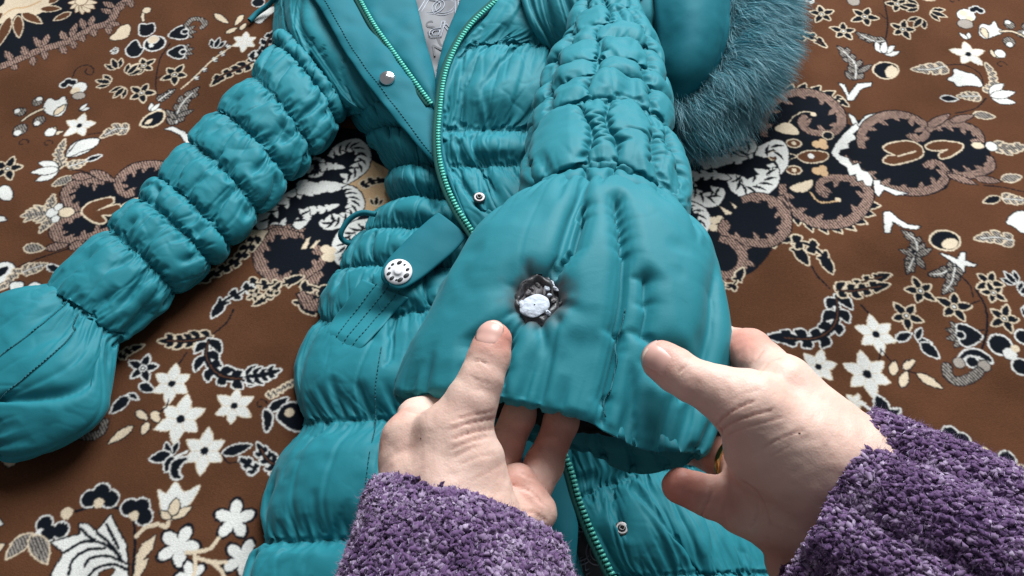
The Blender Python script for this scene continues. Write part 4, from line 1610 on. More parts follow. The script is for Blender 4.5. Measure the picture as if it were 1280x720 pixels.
# --- raised sleeve, smocked
st = [(742, -2, 812, -8, .085, .026), (728, 22, 797, 12, .09, .027), (715, 60, 803, 45, .115, .034), (700, 88, 819, 80, .14, .039), (684, 112, 825, 103, .16, .040), (676, 142, 829, 134, .185, .042),
      (671, 164, 831, 157, .20, .042), (668, 194, 832, 188, .222, .042), (662, 254, 850, 280, .268, .033), (672, 278, 840, 302, .272, .019)]
B, rows, c, side, up, a, b, th = tube_base(st, 0.0023, 150)
g_ = np.random.default_rng(12)
env = padding(B, rows[1:], 0.0105, 54)
bands = list(zip(rows[:-1], rows[1:]))
cpins = []
for n, (r0_, r1_) in enumerate(bands):
    base_c = np.array([3, 20, 38, 55, 71, 90, 110, 130]) if n < 7 else np.array([9, 22, 34, 46, 64, 95, 125])
    cj = np.sort((base_c + g_.integers(-3, 4, len(base_c))) % 150)
    cpins.append((r0_, r1_, cj))
    j = np.arange(150)
    gap = np.min(np.abs((j[:, None] - cj[None] + 75) % 150 - 75), 1)
    env[r0_:r1_ + 1] *= (0.40 + 0.60 * np.clip(gap / 6.0, 0, 1) ** .6)[None]
env = creases(B, rows[1:], env, 154, 0.10, 0.009, 0.7)
pin = crimp(B, rows[1:], c, 0.0020, 51, 0.0055)
for r0_, r1_, cj in cpins:
    for k in cj:
        rr = np.arange(r0_, r1_ + 1)
        kk = np.round(k + 1.2 * np.sin(rr * 0.2 + k)).astype(int) % B.shape[1]
        new = ~pin[rr, kk]
        B[rr[new], kk[new]] += nrm(c[rr[new]] - B[rr[new], kk[new]]) * 0.0012
        pin[rr, kk] = True
X = cloth(B, pin, 1.25, 1.30, 0.00007, 170, 0.12, True, seed=55, env=env)
X = finish(X, rows[1:], True, 154, 0.10, 0.011, 0.6)
SL2 = mesh_obj('sleeve', X, grid_faces(*X.shape[:2], True), M_TEAL, JACKET)

# --- the cuff held up, with the burn
st = [(664, 258, 848, 284, .268, .031), (616, 290, 876, 320, .283, .036), (572, 345, 890, 372, .292, .036), (548, 405, 898, 425, .296, .032), (520, 450, 894, 482, .296, .028), (500, 490, 882, 562, .292, .031)]
B, rows, c, side, up, a, b, th = tube_base(st, 0.0023, 190)
no = B.shape[0]
tn = nrm(np.gradient(c, axis=0))
B = B + tn[:, None] * (0.011 * smooth(0.5, 1.0, np.linspace(0, 1, no))[:, None] * np.exp(-((np.cos(th) - .62) / .33) ** 2)[None, :])[..., None]
# the under side hangs open at the hem
w_ = smooth(0.45, 1.0, np.linspace(0, 1, no))[:, None] * np.clip(-np.sin(th), 0, 1)[None, :] ** .8
B = B - up[:, None] * (0.016 * w_)[..., None]
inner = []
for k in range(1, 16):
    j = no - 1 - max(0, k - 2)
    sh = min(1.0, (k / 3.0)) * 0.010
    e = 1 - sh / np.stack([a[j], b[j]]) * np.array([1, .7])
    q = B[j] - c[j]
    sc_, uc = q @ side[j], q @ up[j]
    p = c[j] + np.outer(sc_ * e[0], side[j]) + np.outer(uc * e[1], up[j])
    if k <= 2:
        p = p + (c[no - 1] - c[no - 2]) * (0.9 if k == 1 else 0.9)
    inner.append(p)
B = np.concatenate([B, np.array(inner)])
cc = np.concatenate([c, np.repeat(c[-1:], 15, 0)])
pin = crimp(B, [0], cc, 0.0015, 61, 0.003)
pin |= crimp(B, [no + 3], cc, 0.0012, 62, 0.0)
pin[no + 4:] = True
pb = project(B)
fr = (np.sin(th) > 0.1)


def nearest(px, rows_=None):
    d = ((pb - np.array(px)) ** 2).sum(-1) + np.where(fr[None, :], 0, 1e9)
    d[no:] = 1e9
    return np.unravel_index(np.argmin(d), d.shape)


# stitched folds running down the cuff
fold_lines = [spline([(772, 258), (778, 300), (782, 335), (778, 380), (772, 430), (762, 480), (756, 525)], 120),
              spline([(727, 262), (722, 290), (712, 318), (698, 340)], 50),
              spline([(808, 352), (808, 390), (806, 425)], 40)]
for n, fl in enumerate(fold_lines):
    for p in fl:
        i, j = nearest(p)
        if not pin[i, j]:
            pin[i, j] = True
            B[i, j] += nrm(c[min(i, no - 1)] - B[i, j]) * (0.0045, 0.0055, 0.002)[n]
HP = (671, 374)
hi, hj = nearest(HP)
hc = B[hi, hj]
dist = np.linalg.norm(B - hc, axis=-1)
front = np.broadcast_to(fr[None, :], dist.shape)
scale = np.where(front, 1 - 0.42 * (1 - smooth(0.006, 0.022, dist)), 1).astype(np.float32)
hole_pin = front & (dist < 0.0105)
B[hole_pin] += (hc - B[hole_pin]) * 0.10 - up[hi] * 0.0035
pin |= hole_pin
# where the thumbs press
for p, dep in (((622, 436), .005), ((835, 455), .005), ((612, 470), .004), ((860, 480), .004)):
    i, j = nearest(p)
    dd = np.linalg.norm(B - B[i, j], axis=-1)
    m = front & (dd < 0.009)
    B[m] -= up[i] * (dep * (1 - (dd[m] / 0.014) ** 2))[:, None]
    pin |= m
env = np.minimum(padding(B, [0, no + 3], 0.0085, 67), 0.0075)
env = env * smooth(0.004, 0.03, dist).astype(np.float32)
env = creases(B, [0, no + 3], env, 167, 0.065, 0.014, 0.95, cut_to=0.0030)
# folds drawn in towards the melted edge
ang = np.arctan2((B - hc) @ np.cross(up[hi], side[hi]), (B - hc) @ side[hi])
for k, (a0, r1, dp) in enumerate([(-2.5, .040, .8), (-1.95, .034, .9), (-1.35, .042, 1.0), (-.85, .030, .8), (-.35, .030, 1.0), (.1, .026, 1.0), (.62, .030, .7), (1.15, .034, .9), (1.9, .028, .6), (2.7, .024, .5)]):
    da = (ang - a0 + np.pi) % (2 * np.pi) - np.pi
    f = np.exp(-(da * dist / 0.0032) ** 2) * smooth(r1, r1 * .4, dist) * front * (np.cos(da) > 0)
    env = (env - 0.0042 * dp * f).astype(np.float32)
X = cloth(B, pin, 1.05, 1.085, 0.00005, 190, 0.2, True, seed=66, scale=scale, rough=0.0016, floor=None, env=env)
CX = X
X = finish(X, [0, no + 3], True, 167, 0.075, 0.015, 0.8, 0.0011, crumple=0.25, mask=lambda Y: smooth(0.010, 0.022, np.linalg.norm(Y - X[hi, hj], axis=-1)) * (np.arange(len(Y)) < 2 * no + 6)[:, None])
hi, hj, th, front = hi * 2, hj * 2, np.repeat(th, 2), np.repeat(np.repeat(front, 2, 0), 2, 1)[:len(X)]
soot = np.where(front, 1 - smooth(0.008, 0.026, np.linalg.norm(X - X[hi, hj] - 0.003 * side[hi // 2], axis=-1) + 0.005 * vnoise(X, 120, 3) + 0.003 * vnoise(X, 300, 4)), 0)
Fq = grid_faces(*X.shape[:2], True)
e1 = nrm(side[hi // 2])
e2 = nrm(np.cross(up[hi // 2], e1))
q = (X - X[hi, hj])
ph_ = np.arctan2(q @ e2, q @ e1)
rad = np.hypot((q @ e1) / 0.0098, (q @ e2) / 0.0118) + 0.06 * np.sin(3 * ph_ + 1) + 0.07 * np.sin(7 * ph_)
inh = (front & (rad < 1)).ravel()
Fq = Fq[~inh[Fq].any(1)]
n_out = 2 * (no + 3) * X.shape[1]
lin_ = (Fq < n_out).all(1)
M_INNER = plain('cuff_inside_shade', (0.010, 0.013, 0.016), 0.9)  # teal inside of the cuff, with its shade painted in as near black
mesh_obj('shaded_cuff_inside', X, Fq[~lin_], M_INNER, SL2)
Fq = Fq[lin_]
CUFF = mesh_obj('cuff', X, Fq, M_CUFF, SL2, attrs={'soot': soot})
NC = normals(CX, True)
CUFF_X, CUFF_FRONT = X, front
UPH, E1, E2, HC = up[hi // 2], e1, e2, X[hi, hj]
sp, sn = on_front(fold_lines[0][60:], 0.0, np.where(fr[None, :, None], CX, 1e3)[:no], NC[:no])
for _ in range(12):
    sp[1:-1] = (sp[:-2] + 2 * sp[1:-1] + sp[2:]) / 4
    sn[1:-1] = (sn[:-2] + 2 * sn[1:-1] + sn[2:]) / 4
stitches('stitching', sp[3:-3] + sn[3:-3] * .0002, sn[3:-3], CUFF, .0048, .0026, .0003)
# --- shoulder, hood and fur
SH = [
    [(640, -60, .085), (690, -60, .108), (745, -60, .115), (832, -60, .09)],
    [(648, -15, .085), (695, -15, .108), (745, -15, .118), (834, -12, .085)],
    [(660, 22, .082), (700, 22, .100), (750, 20, .108), (838, 30, .075)],
    [(676, 52, .070), (708, 55, .084), (756, 55, .09), (840, 70, .055)],
    [(690, 80, .052), (716, 84, .06), (760, 84, .066), (842, 100, .035)],
]
B, at = sheet_base(SH, 0.0028, 84)
env = creases(B, [at[4]], padding(B, [at[4]], .006, 72), 172, 0.02, 0.008, 0.9, closed=False)
pin = crimp(B, [at[4]], None, 0.0016, 71)
pin[:, 0] = pin[:, -1] = True
pin[0] = True
X = cloth(B, pin, 1.06, 1.12, 0.00004, 130, 0.15, False, seed=73, flip=-1, env=env)
X = finish(X, [at[4]], False, 172, 0.02, 0.008, flip=-1)
mesh_obj('shoulder_panel', X, grid_faces(*X.shape[:2]), M_TEAL, JACKET)

HD = [
    [(812, -60, .10), (860, -60, .118), (894, -60, .11), (916, -60, .085)],
    [(818, 0, .10), (860, 0, .118), (892, 0, .11), (912, 0, .082)],
    [(822, 50, .088), (860, 50, .108), (888, 50, .10), (908, 48, .076)],
    [(826, 92, .076), (852, 94, .092), (876, 92, .085), (894, 88, .065)],
    [(832, 126, .055), (848, 126, .066), (864, 120, .06), (876, 112, .05)],
    [(838, 152, .03), (845, 150, .034), (852, 146, .034), (858, 138, .03)],
]
B, at = sheet_base(HD, 0.003, 50)
env = padding(B, [], 0.004, 75)
pin = np.zeros(B.shape[:2], bool)
pin[:, 0] = pin[:, -1] = pin[0] = pin[-1] = True
env[:, 40:] = creases(B, [], env, 175, 0.03, 0.012, 0.9, closed=False)[:, 40:]
X = cloth(B, pin, 1.02, 1.04, 0.00003, 80, 0.4, False, seed=76, flip=-1, env=env)
HOOD = mesh_obj('hood', X, grid_faces(*X.shape[:2]), M_SMOOTH, JACKET, sub=1)
V, F = rope(spline([W(350, -14, .03), W(338, 4, .012), (*W(322, 16, .006)[:2], .006), (*W(312, 26, .005)[:2], .005)], 24), .0032, 8)
mesh_obj('drawcord', V, F, M_SMOOTH, JACKET)


def fur_mat():
    m, nt, b = mat_new('teal_fur')
    L = nt.links.new
    at = node(nt, 'ShaderNodeAttribute', attribute_name='tone')
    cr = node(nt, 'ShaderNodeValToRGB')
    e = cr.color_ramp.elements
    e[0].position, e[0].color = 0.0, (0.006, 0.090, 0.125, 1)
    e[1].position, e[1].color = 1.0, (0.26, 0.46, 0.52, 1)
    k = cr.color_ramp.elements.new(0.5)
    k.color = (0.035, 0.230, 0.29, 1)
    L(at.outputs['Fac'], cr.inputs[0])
    L(cr.outputs[0], b.inputs['Base Color'])
    b.inputs['Roughness'].default_value = 0.5
    b.inputs['Specular IOR Level'].default_value = 0.35
    return m


M_FUR = fur_mat()


def strands(root, d0, d1, length, width, seg, tone_root, tone_tip, g, curl=0.15):
    """tapered hair ribbons from root, starting along d0 and bending to d1"""
    n = len(root)
    t = np.linspace(0, 1, seg + 1)
    P = np.zeros((n, seg + 1, 3))
    P[:, 0] = root
    wob = g.normal(0, curl, (n, 3))
    for k in range(seg):
        d = nrm(d0 * (1 - t[k]) + d1 * t[k] + wob * (0.4 + t[k]))
        P[:, k + 1] = P[:, k] + d * (length / seg)[:, None]
    sd = nrm(np.cross(nrm(P[:, -1] - P[:, 0]), g.normal(0, 1, (n, 3))))
    w = width[:, None] * (1 - t ** 1.5 * 0.9)[None]
    A = P - sd[:, None] * w[..., None]
    Bq = P + sd[:, None] * w[..., None]
    V = np.stack([A, Bq], 2).reshape(-1, 3)
    i = np.arange(n)[:, None] * (seg + 1) * 2 + np.arange(seg)[None] * 2
    F = np.stack([i, i + 1, i + 3, i + 2], -1).reshape(-1, 4)
    tone = tone_root[:, None] * (1 - t) + tone_tip[:, None] * t
    return V, F, np.repeat(tone[:, :, None], 2, 2).ravel()


g = np.random.default_rng(5)
cx = [W(*p) for p in [(938, -90, .055), (942, -50, .055), (944, 0, .055), (940, 42, .052), (926, 84, .048), (900, 116, .042), (866, 136, .036), (832, 150, .03)]]
cx = arc_resample(spline(cx, 160), n=160)
T = nrm(np.gradient(cx, axis=0))
out = nrm(np.cross(T, [0, 0, 1.0]))
if (out[40] * DR).sum() < 0:
    out = -out
rr = 0.021
th = np.linspace(0, 2 * math.pi, 24, endpoint=False)
rb = cx[:, None] + rr * (np.cos(th)[None, :, None] * out[:, None] + np.sin(th)[None, :, None] * np.array([0, 0, 1.0]))
ROLL = mesh_obj('fur_trim', rb, grid_faces(160, 24, True), plain('fur_skin', (0.006, 0.07, 0.09), 0.9), JACKET)
n = 38000
i = g.uniform(0, 158.9, n)
a0 = g.uniform(-0.9, 3.3, n)
i0 = i.astype(int)
f = (i - i0)[:, None]
c_ = cx[i0] * (1 - f) + cx[i0 + 1] * f
o_ = out[i0]
nn = o_ * np.cos(a0)[:, None] + np.array([0, 0, 1.0]) * np.sin(a0)[:, None]
root = c_ + nn * rr * 0.97
clump = vnoise(np.stack([i * 0.12, a0 * 2.2, a0 * 0], -1), 1.0, 9)
clump2 = vnoise(np.stack([i * 0.12, a0 * 2.2, a0 * 0], -1), 1.0, 19)
down = np.array([0.10, -0.75, 0.0])
d0 = nrm(nn * 0.8 + o_ * 0.45 + down * 0.35 + T[i0] * clump[:, None] * 0.6)
d1 = nrm(o_ * 0.75 + down * 0.85 + np.array([0, 0, -0.30]) + T[i0] * clump2[:, None] * 0.9)
ln = g.uniform(0.020, 0.056, n) * (0.85 + 0.25 * clump)
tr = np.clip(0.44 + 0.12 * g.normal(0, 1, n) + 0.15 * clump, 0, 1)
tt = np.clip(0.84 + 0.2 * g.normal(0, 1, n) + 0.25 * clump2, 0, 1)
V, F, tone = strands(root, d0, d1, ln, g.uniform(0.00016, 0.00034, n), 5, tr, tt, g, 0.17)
V[:, 2] = np.maximum(V[:, 2], 0.001)
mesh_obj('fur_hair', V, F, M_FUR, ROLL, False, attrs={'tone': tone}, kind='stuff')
# --- the burn: charred rim, scorched hollow, padding showing through
def on_hole_plane(x, y, h):
    r = ray(x, y)
    p0 = HC + UPH * h
    return CAM + r * (((p0 - CAM) @ UPH) / (r @ UPH))


M_CHAR = plain('charred_nylon', (0.050, 0.050, 0.053), 0.42, noise=0.7, scale=260, bump=0.6)
M_SCORCH = plain('scorched_padding', (0.12, 0.11, 0.115), 0.6, noise=0.8, scale=190, bump=0.8)
M_PAD = plain('white_padding', (0.50, 0.55, 0.62), 0.8, noise=0.30, scale=330, bump=0.9)
ph = np.linspace(0, 2 * math.pi, 90, endpoint=False)
wv = 1 - .06 * np.sin(3 * ph + 1) - .07 * np.sin(7 * ph)
flat = E1 * (0.0098 * wv * np.cos(ph))[:, None] + E2 * (0.0118 * wv * np.sin(ph))[:, None]
Xf_ = CUFF_X.reshape(-1, 3)[CUFF_FRONT.ravel()]
rel = Xf_ - HC
uv_ = np.stack([rel @ E1, rel @ E2], -1)
hgt = []
for p in flat * 1.22:
    q = np.array([p @ E1, p @ E2])
    d = ((uv_ - q) ** 2).sum(1)
    hgt.append((rel[np.argmin(d)] @ UPH))
hgt = np.array(hgt)
hgt = np.convolve(np.concatenate([hgt[-14:], hgt, hgt[:14]]), np.ones(29) / 29, 'valid')
rim = []
for k, (sc_, dz) in enumerate([(1.34, -.0010), (1.20, .0002), (1.08, .0010), (0.98, .0012), (0.90, .0006), (0.84, -.0008), (0.80, -.0025)]):
    p = HC + flat * sc_ + UPH * (hgt + dz)[:, None]
    nz = vnoise(p, 330, 11 + k) * (.0009 if k else .0003) + vnoise(p, 130, 3) * (.0011 if k else 0)
    p = p + UPH * nz[:, None] + (flat / np.linalg.norm(flat, axis=1, keepdims=True)) * (0.0010 * vnoise(p, 420, 5 + k))[:, None]
    rim.append(p)
rim = np.array(rim)
BURN = mesh_obj('charred_rim', rim, grid_faces(7, 90, True), M_CHAR, CUFF, sub=1)
bowl = []
for k, (sc_, dz) in enumerate([(1.05, -.0005), (.85, -.0010), (.65, -.0018), (.45, -.0022), (.2, -.0024), (0.01, -.0025)]):
    p = HC + flat * sc_ + UPH * (hgt + dz)[:, None]
    p = p + UPH * (0.0016 * vnoise(p, 240, 21) + .0012 * vnoise(p, 520, 22))[:, None]
    bowl.append(p)
mesh_obj('scorched_padding', np.array(bowl), grid_faces(6, 90, True), M_SCORCH, CUFF, sub=1)


def lump(name, x, y, h, w, l, t, rot, seed, mat, parent, nz=.20):
    c0 = on_hole_plane(x, y, h)
    k = math.radians(rot)
    a = E1 * math.cos(k) + E2 * math.sin(k)
    b_ = np.cross(UPH, a)
    lat = np.linspace(-1.5, 1.5, 14)
    lon = np.linspace(0, 2 * math.pi, 24, endpoint=False)
    sx = np.cos(lat)[:, None] * np.cos(lon)
    sy = np.cos(lat)[:, None] * np.sin(lon)
    sz = np.sin(lat)[:, None] * np.ones(24)
    S_ = np.stack([sx, sy, sz], -1)
    r = 1 + nz * vnoise(S_, 1.6, seed) + nz * .5 * vnoise(S_, 4.2, seed + 1)
    S_ = S_ * r[..., None]
    P = c0 + S_[..., :1] * a * w + S_[..., 1:2] * b_ * l + S_[..., 2:] * UPH * t
    return mesh_obj(name, P, grid_faces(14, 24, True), mat, parent, sub=1)


hm = float(np.mean(hgt))
lump('white_padding', 668, 383, hm + .0004, .0082, .0070, .0017, 35, 3, M_PAD, CUFF, .17)
lump('white_padding', 652, 381, hm + .0002, .0016, .0030, .0014, 10, 5, M_PAD, CUFF, .3)
lump('white_padding', 685, 391, hm + .0000, .0013, .0022, .0012, 40, 6, M_PAD, CUFF, .3)
for k, (x, y, w, l) in enumerate([(676, 349, .0030, .0012), (665, 352, .0026, .0014), (660, 366, .0022, .0014), (680, 366, .0028, .0010), (692, 376, .0012, .0020), (684, 361, .0018, .0016), (684, 350, .0016, .0013), (690, 354, .0012, .0022), (694, 361, .0010, .0024), (687, 369, .0010, .0014), (672, 356, .0026, .0012), (664, 360, .0020, .0010)]):
    lump('padding_flake', x, y, hm + .0002, w, l, .0010, 30 * k, 30 + k, M_PAD if 5 <= k < 10 else M_SCORCH, CUFF, .35)
for k, (x0, y0, x1, y1) in enumerate([(660, 347, 657, 337), (700, 388, 710, 392), (700, 380, 708, 374)]):
    pp = spline([on_hole_plane(x0, y0, hm + .0012), on_hole_plane((x0 + x1) / 2 + 1, (y0 + y1) / 2 - 1, hm + .0020), on_hole_plane(x1, y1, hm + .0006)], 10)
    V, F = rope(pp, np.linspace(.0010, .0003, 10), 6)
    mesh_obj('melted_strand', V, F, M_CHAR, CUFF)

# --- lettering printed on the lining
NL = normals(LX, False)
NL = NL * np.sign(NL[..., 2:3])
DGS = bpy.context.evaluated_depsgraph_get()


def letter(ch, px_, size_, rot, mat):
    p, n_ = on_front([px_], 0.0011, LX, NL)
    cu = bpy.data.curves.new('printed_letter', 'FONT')
    cu.body = ch
    cu.size = size_
    cu.align_x = 'CENTER'
    cu.align_y = 'CENTER'
    cu.fill_mode = 'NONE' if mat is M_INK and ch in 'DOPA' else 'BOTH'
    cu.extrude = 0.0001
    cu.bevel_depth = 0.0005 if cu.fill_mode == 'NONE' else 0.0
    cu.bevel_resolution = 0
    cu.shear = 0.25
    t = bpy.data.objects.new('printed_letter', cu)
    COL.objects.link(t)
    bpy.context.view_layer.update()
    me = bpy.data.meshes.new_from_object(t.evaluated_get(bpy.context.evaluated_depsgraph_get()))
    bpy.data.objects.remove(t)
    v = np.zeros(len(me.vertices) * 3)
    me.vertices.foreach_get('co', v)
    v = v.reshape(-1, 3)
    k = math.radians(rot)
    v = v @ np.array([[math.cos(k), math.sin(k), 0], [-math.sin(k), math.cos(k), 0], [0, 0, 1]])
    v = v + p[0] - origin_of(LIN)
    me.vertices.foreach_set('co', v.ravel())
    me.materials.clear()
    me.materials.append(mat)
    o = bpy.data.objects.new('printed_letter', me)
    COL.objects.link(o)
    o.parent = LIN


def patch_print(pts, mat):
    P, n_ = on_front(pts, 0.0006, LX, NL)
    c0 = P.mean(0)
    A = [c0 + (P - c0) * s for s in (0.02, .5, 1.0)]
    A = np.array(A)
    sheet_solid('printed_patch', A.transpose(0, 1, 2), mat, LIN, .0004, 0)


for (ch, x, y, s, r, m_) in [('D', 538, 8, .040, -8, M_INK), ('O', 556, 12, .040, 6, M_INK), ('D', 576, 10, .038, 16, M_INK), ('A', 568, 34, .036, 200, M_INK), ('P', 551, 34, .034, 186, M_INK), ('S', 537, 36, .026, 30, M_INK2), ('R', 556, 56, .030, 170, M_INK2), ('E', 568, 60, .024, 12, M_INK2), ('N', 546, 62, .024, 24, M_INK2), ('O', 557, 76, .028, 10, M_INK), ('M', 551, 92, .024, 160, M_INK2), ('P', 548, 108, .020, 20, M_INK2),
                          ('O', 728, 652, .032, 16, M_INK), ('D', 722, 690, .036, 10, M_INK), ('O', 746, 690, .034, 14, M_INK), ('P', 734, 714, .034, 20, M_INK), ('A', 732, 628, .024, 190, M_INK2), ('R', 724, 608, .020, 10, M_INK2)]:
    letter(ch, (x, y), s, r, m_)
# ---------------------------------------------------------------- hands
def seg(P, a, b, ra, rb):
    ab = b - a
    t = np.clip(((P - a) @ ab) / (ab @ ab), 0, 1)
    return np.linalg.norm(P - a - t[..., None] * ab, axis=-1) - (ra + (rb - ra) * t)


def smin(a, b, k):
    h = np.clip(0.5 + 0.5 * (b - a) / k, 0, 1)
    return b * (1 - h) + a * h - k * h * (1 - h)


def Q(p):
    return D(p[0], p[1], p[2]), p[3]


def chain(P, pts, k=0.004):
    d = None
    for p, q in zip(pts[:-1], pts[1:]):
        (a, ra), (b, rb) = Q(p), Q(q)
        s = seg(P, a, b, ra, rb)
        d = s if d is None else smin(d, s, k)
    return d


def hand_field(P, spec):
    palm = None
    for pts in spec['palm']:
        s = chain(P, pts)
        palm = s if palm is None else smin(palm, s, 0.011)
    out = palm
    for pts, k in spec['fingers']:
        out = np.minimum(out, smin(palm, chain(P, pts, 0.0035), k))
    return out


def surface_nets(f, lo, h):
    s = f < 0
    nx, ny, nz = f.shape
    c = np.zeros((nx - 1, ny - 1, nz - 1), np.int8)
    corners = [(x, y, z) for x in (0, 1) for y in (0, 1) for z in (0, 1)]
    for x, y, z in corners:
        c += s[x:nx - 1 + x, y:ny - 1 + y, z:nz - 1 + z]
    act = (c > 0) & (c < 8)
    I = np.argwhere(act)
    idx = -np.ones(act.shape, np.int64)
    idx[act] = np.arange(len(I))
    acc = np.zeros((len(I), 3))
    cnt = np.zeros(len(I))
    for a in range(8):
        for b in range(a + 1, 8):
            ca, cb = np.array(corners[a]), np.array(corners[b])
            if np.abs(ca - cb).sum() != 1:
                continue
            fa = f[tuple((I + ca).T)]
            fb = f[tuple((I + cb).T)]
            m = (fa < 0) != (fb < 0)
            t = np.where(m, fa / np.where(m, fa - fb, 1), 0)
            acc += np.where(m[:, None], ca + t[:, None] * (cb - ca), 0)
            cnt += m
    V = lo + h * (I + acc / cnt[:, None])
    faces = []
    for ax in range(3):
        d = [0, 0, 0]
        d[ax] = 1
        s0 = s[:nx - d[0], :ny - d[1], :nz - d[2]]
        s1 = s[d[0]:, d[1]:, d[2]:]
        E = np.argwhere(s0 != s1)
        u, w = (ax + 1) % 3, (ax + 2) % 3
        E = E[(E[:, u] > 0) & (E[:, w] > 0)]
        E = E[(E[:, u] < f.shape[u] - 1) & (E[:, w] < f.shape[w] - 1)]
        eu = np.eye(3, dtype=int)[u]
        ew = np.eye(3, dtype=int)[w]
        q = np.stack([idx[tuple((E - eu - ew).T)], idx[tuple((E - ew).T)], idx[tuple(E.T)], idx[tuple((E - eu).T)]], -1)
        fl = ~s0[tuple(E.T)]
        q[fl] = q[fl][:, ::-1]
        faces.append(q)
    return V, np.concatenate(faces)


def skin_mat():
    m, nt, b = mat_new('skin')
    L = nt.links.new
    tc = node(nt, 'ShaderNodeTexCoord')
    at = node(nt, 'ShaderNodeAttribute', attribute_name='red')
    n1 = node(nt, 'ShaderNodeTexNoise', i_Scale=55.0, i_Detail=4.0)
    n2 = node(nt, 'ShaderNodeTexVoronoi', i_Scale=900.0)
    n3 = node(nt, 'ShaderNodeTexNoise', i_Scale=260.0, i_Detail=3.0)
    for n in (n1, n2, n3):
        L(tc.outputs['Object'], n.inputs['Vector'])
    a = node(nt, 'ShaderNodeMix', data_type='RGBA')
    a.inputs[6].default_value = (0.66, 0.45, 0.365, 1)
    a.inputs[7].default_value = (0.73, 0.535, 0.45, 1)
    L(n1.outputs['Fac'], a.inputs[0])
    ad = node(nt, 'ShaderNodeMath', operation='MULTIPLY_ADD', use_clamp=True)
    L(n1.outputs['Fac'], ad.inputs[0])
    ad.inputs[1].default_value = 0.25
    sb = node(nt, 'ShaderNodeMath', operation='SUBTRACT')
    L(at.outputs['Fac'], sb.inputs[0])
    sb.inputs[1].default_value = 0.12
    L(sb.outputs[0], ad.inputs[2])
    r = node(nt, 'ShaderNodeMix', data_type='RGBA')
    L(ad.outputs[0], r.inputs[0])
    L(a.outputs[2], r.inputs[6])
    r.inputs[7].default_value = (0.56, 0.23, 0.175, 1)
    L(r.outputs[2], b.inputs['Base Color'])
    b.inputs['Roughness'].default_value = 0.52
    b.inputs['Specular IOR Level'].default_value = 0.4
    b.inputs['Subsurface Weight'].default_value = 0.25
    b.inputs['Subsurface Radius'].default_value = (1.0, 0.35, 0.2)
    b.inputs['Subsurface Scale'].default_value = 0.006
    b1 = node(nt, 'ShaderNodeBump', i_Strength=0.16, i_Distance=0.0004)
    L(n2.outputs['Distance'], b1.inputs['Height'])
    b2 = node(nt, 'ShaderNodeBump', i_Strength=0.22, i_Distance=0.0012)
    L(n3.outputs['Fac'], b2.inputs['Height'])
    L(b1.outputs[0], b2.inputs['Normal'])
    L(b2.outputs[0], b.inputs['Normal'])
    return m


M_SKIN = skin_mat()
M_NAIL = plain('fingernail', (0.66, 0.385, 0.325), 0.33, noise=0.06, scale=120)
M_NAILTIP = plain('nail_edge', (0.72, 0.56, 0.46), 0.4)
M_MOLE = plain('mole', (0.16, 0.08, 0.055), 0.6)
M_GOLD = plain('gold', (0.80, 0.52, 0.20), 0.22, 1.0)

LEFT = dict(
    palm=[
        [(565, 545, .440, .0158), (558, 622, .432, .0235)],
        [(512, 548, .455, .0112), (540, 655, .433, .0225)],
        [(503, 580, .449, .0110), (532, 650, .434, .0190)],
        [(545, 572, .462, .0150), (570, 660, .442, .0240)],
        [(592, 578, .437, .0150), (596, 625, .437, .0185)],
        [(526, 545, .451, .0100), (575, 552, .445, .0120)],
        [(646, 642, .460, .0125), (600, 690, .437, .0240)],
        [(590, 690, .428, .0255), (572, 790, .405, .0275), (555, 980, .350, .030)],
    ],
    fingers=[
        ([(565, 545, .440, .0158), (588, 505, .441, .0130), (602, 473, .443, .0107), (611, 446, .447, .0104), (617, 425, .450, .0096)], 0.008),
        ([(512, 548, .455, .0112), (522, 522, .474, .0102), (560, 500, .492, .0095), (610, 488, .498, .0085)], 0.010),
        ([(610, 634, .468, .0125), (626, 576, .482, .0100), (648, 522, .490, .0092), (658, 480, .497, .0086)], 0.003),
        ([(650, 634, .466, .0120), (680, 582, .478, .0100), (702, 528, .489, .0092), (708, 484, .497, .0086)], 0.003),
        ([(646, 604, .4655, .0105), (668, 640, .4600, .0115)], 0.004),
    ],
    red=[((617, 420, .448), .020, .85), ((602, 470, .441), .013, .35), ((660, 560, .480), .022, .75), ((695, 560, .484), .024, .75), ((655, 610, .46), .02, .5), ((500, 520, .455), .012, .5), ((480, 560, .452), .010, .5)],
    folds=[([(590, 451), (600, 451), (611, 457)], 1.0), ([(592, 456), (606, 461)], .5), ([(586, 470), (600, 476), (614, 480)], .4), ([(562, 537), (590, 528), (623, 523)], .9), ([(563, 550), (592, 540), (626, 535)], 1.0),
           ([(562, 563), (590, 551), (612, 546)], .7), ([(566, 572), (590, 560), (600, 558)], .6), ([(572, 582), (596, 572), (625, 566)], .4), ([(560, 527), (590, 519), (618, 514)], .6), ([(505, 512), (520, 516), (530, 518)], .7), ([(590, 600), (612, 590), (630, 580)], .35),
           ([(638, 606), (662, 614), (684, 634)], 1.1), ([(648, 590), (660, 596), (672, 600)], .6), ([(640, 640), (664, 640), (686, 652)], .8)],
    nails=[((612, 418, .447), (617, 426, .450), (602, 473, .443), -8, 34, 38)],
    moles=[(525, 548)],
)
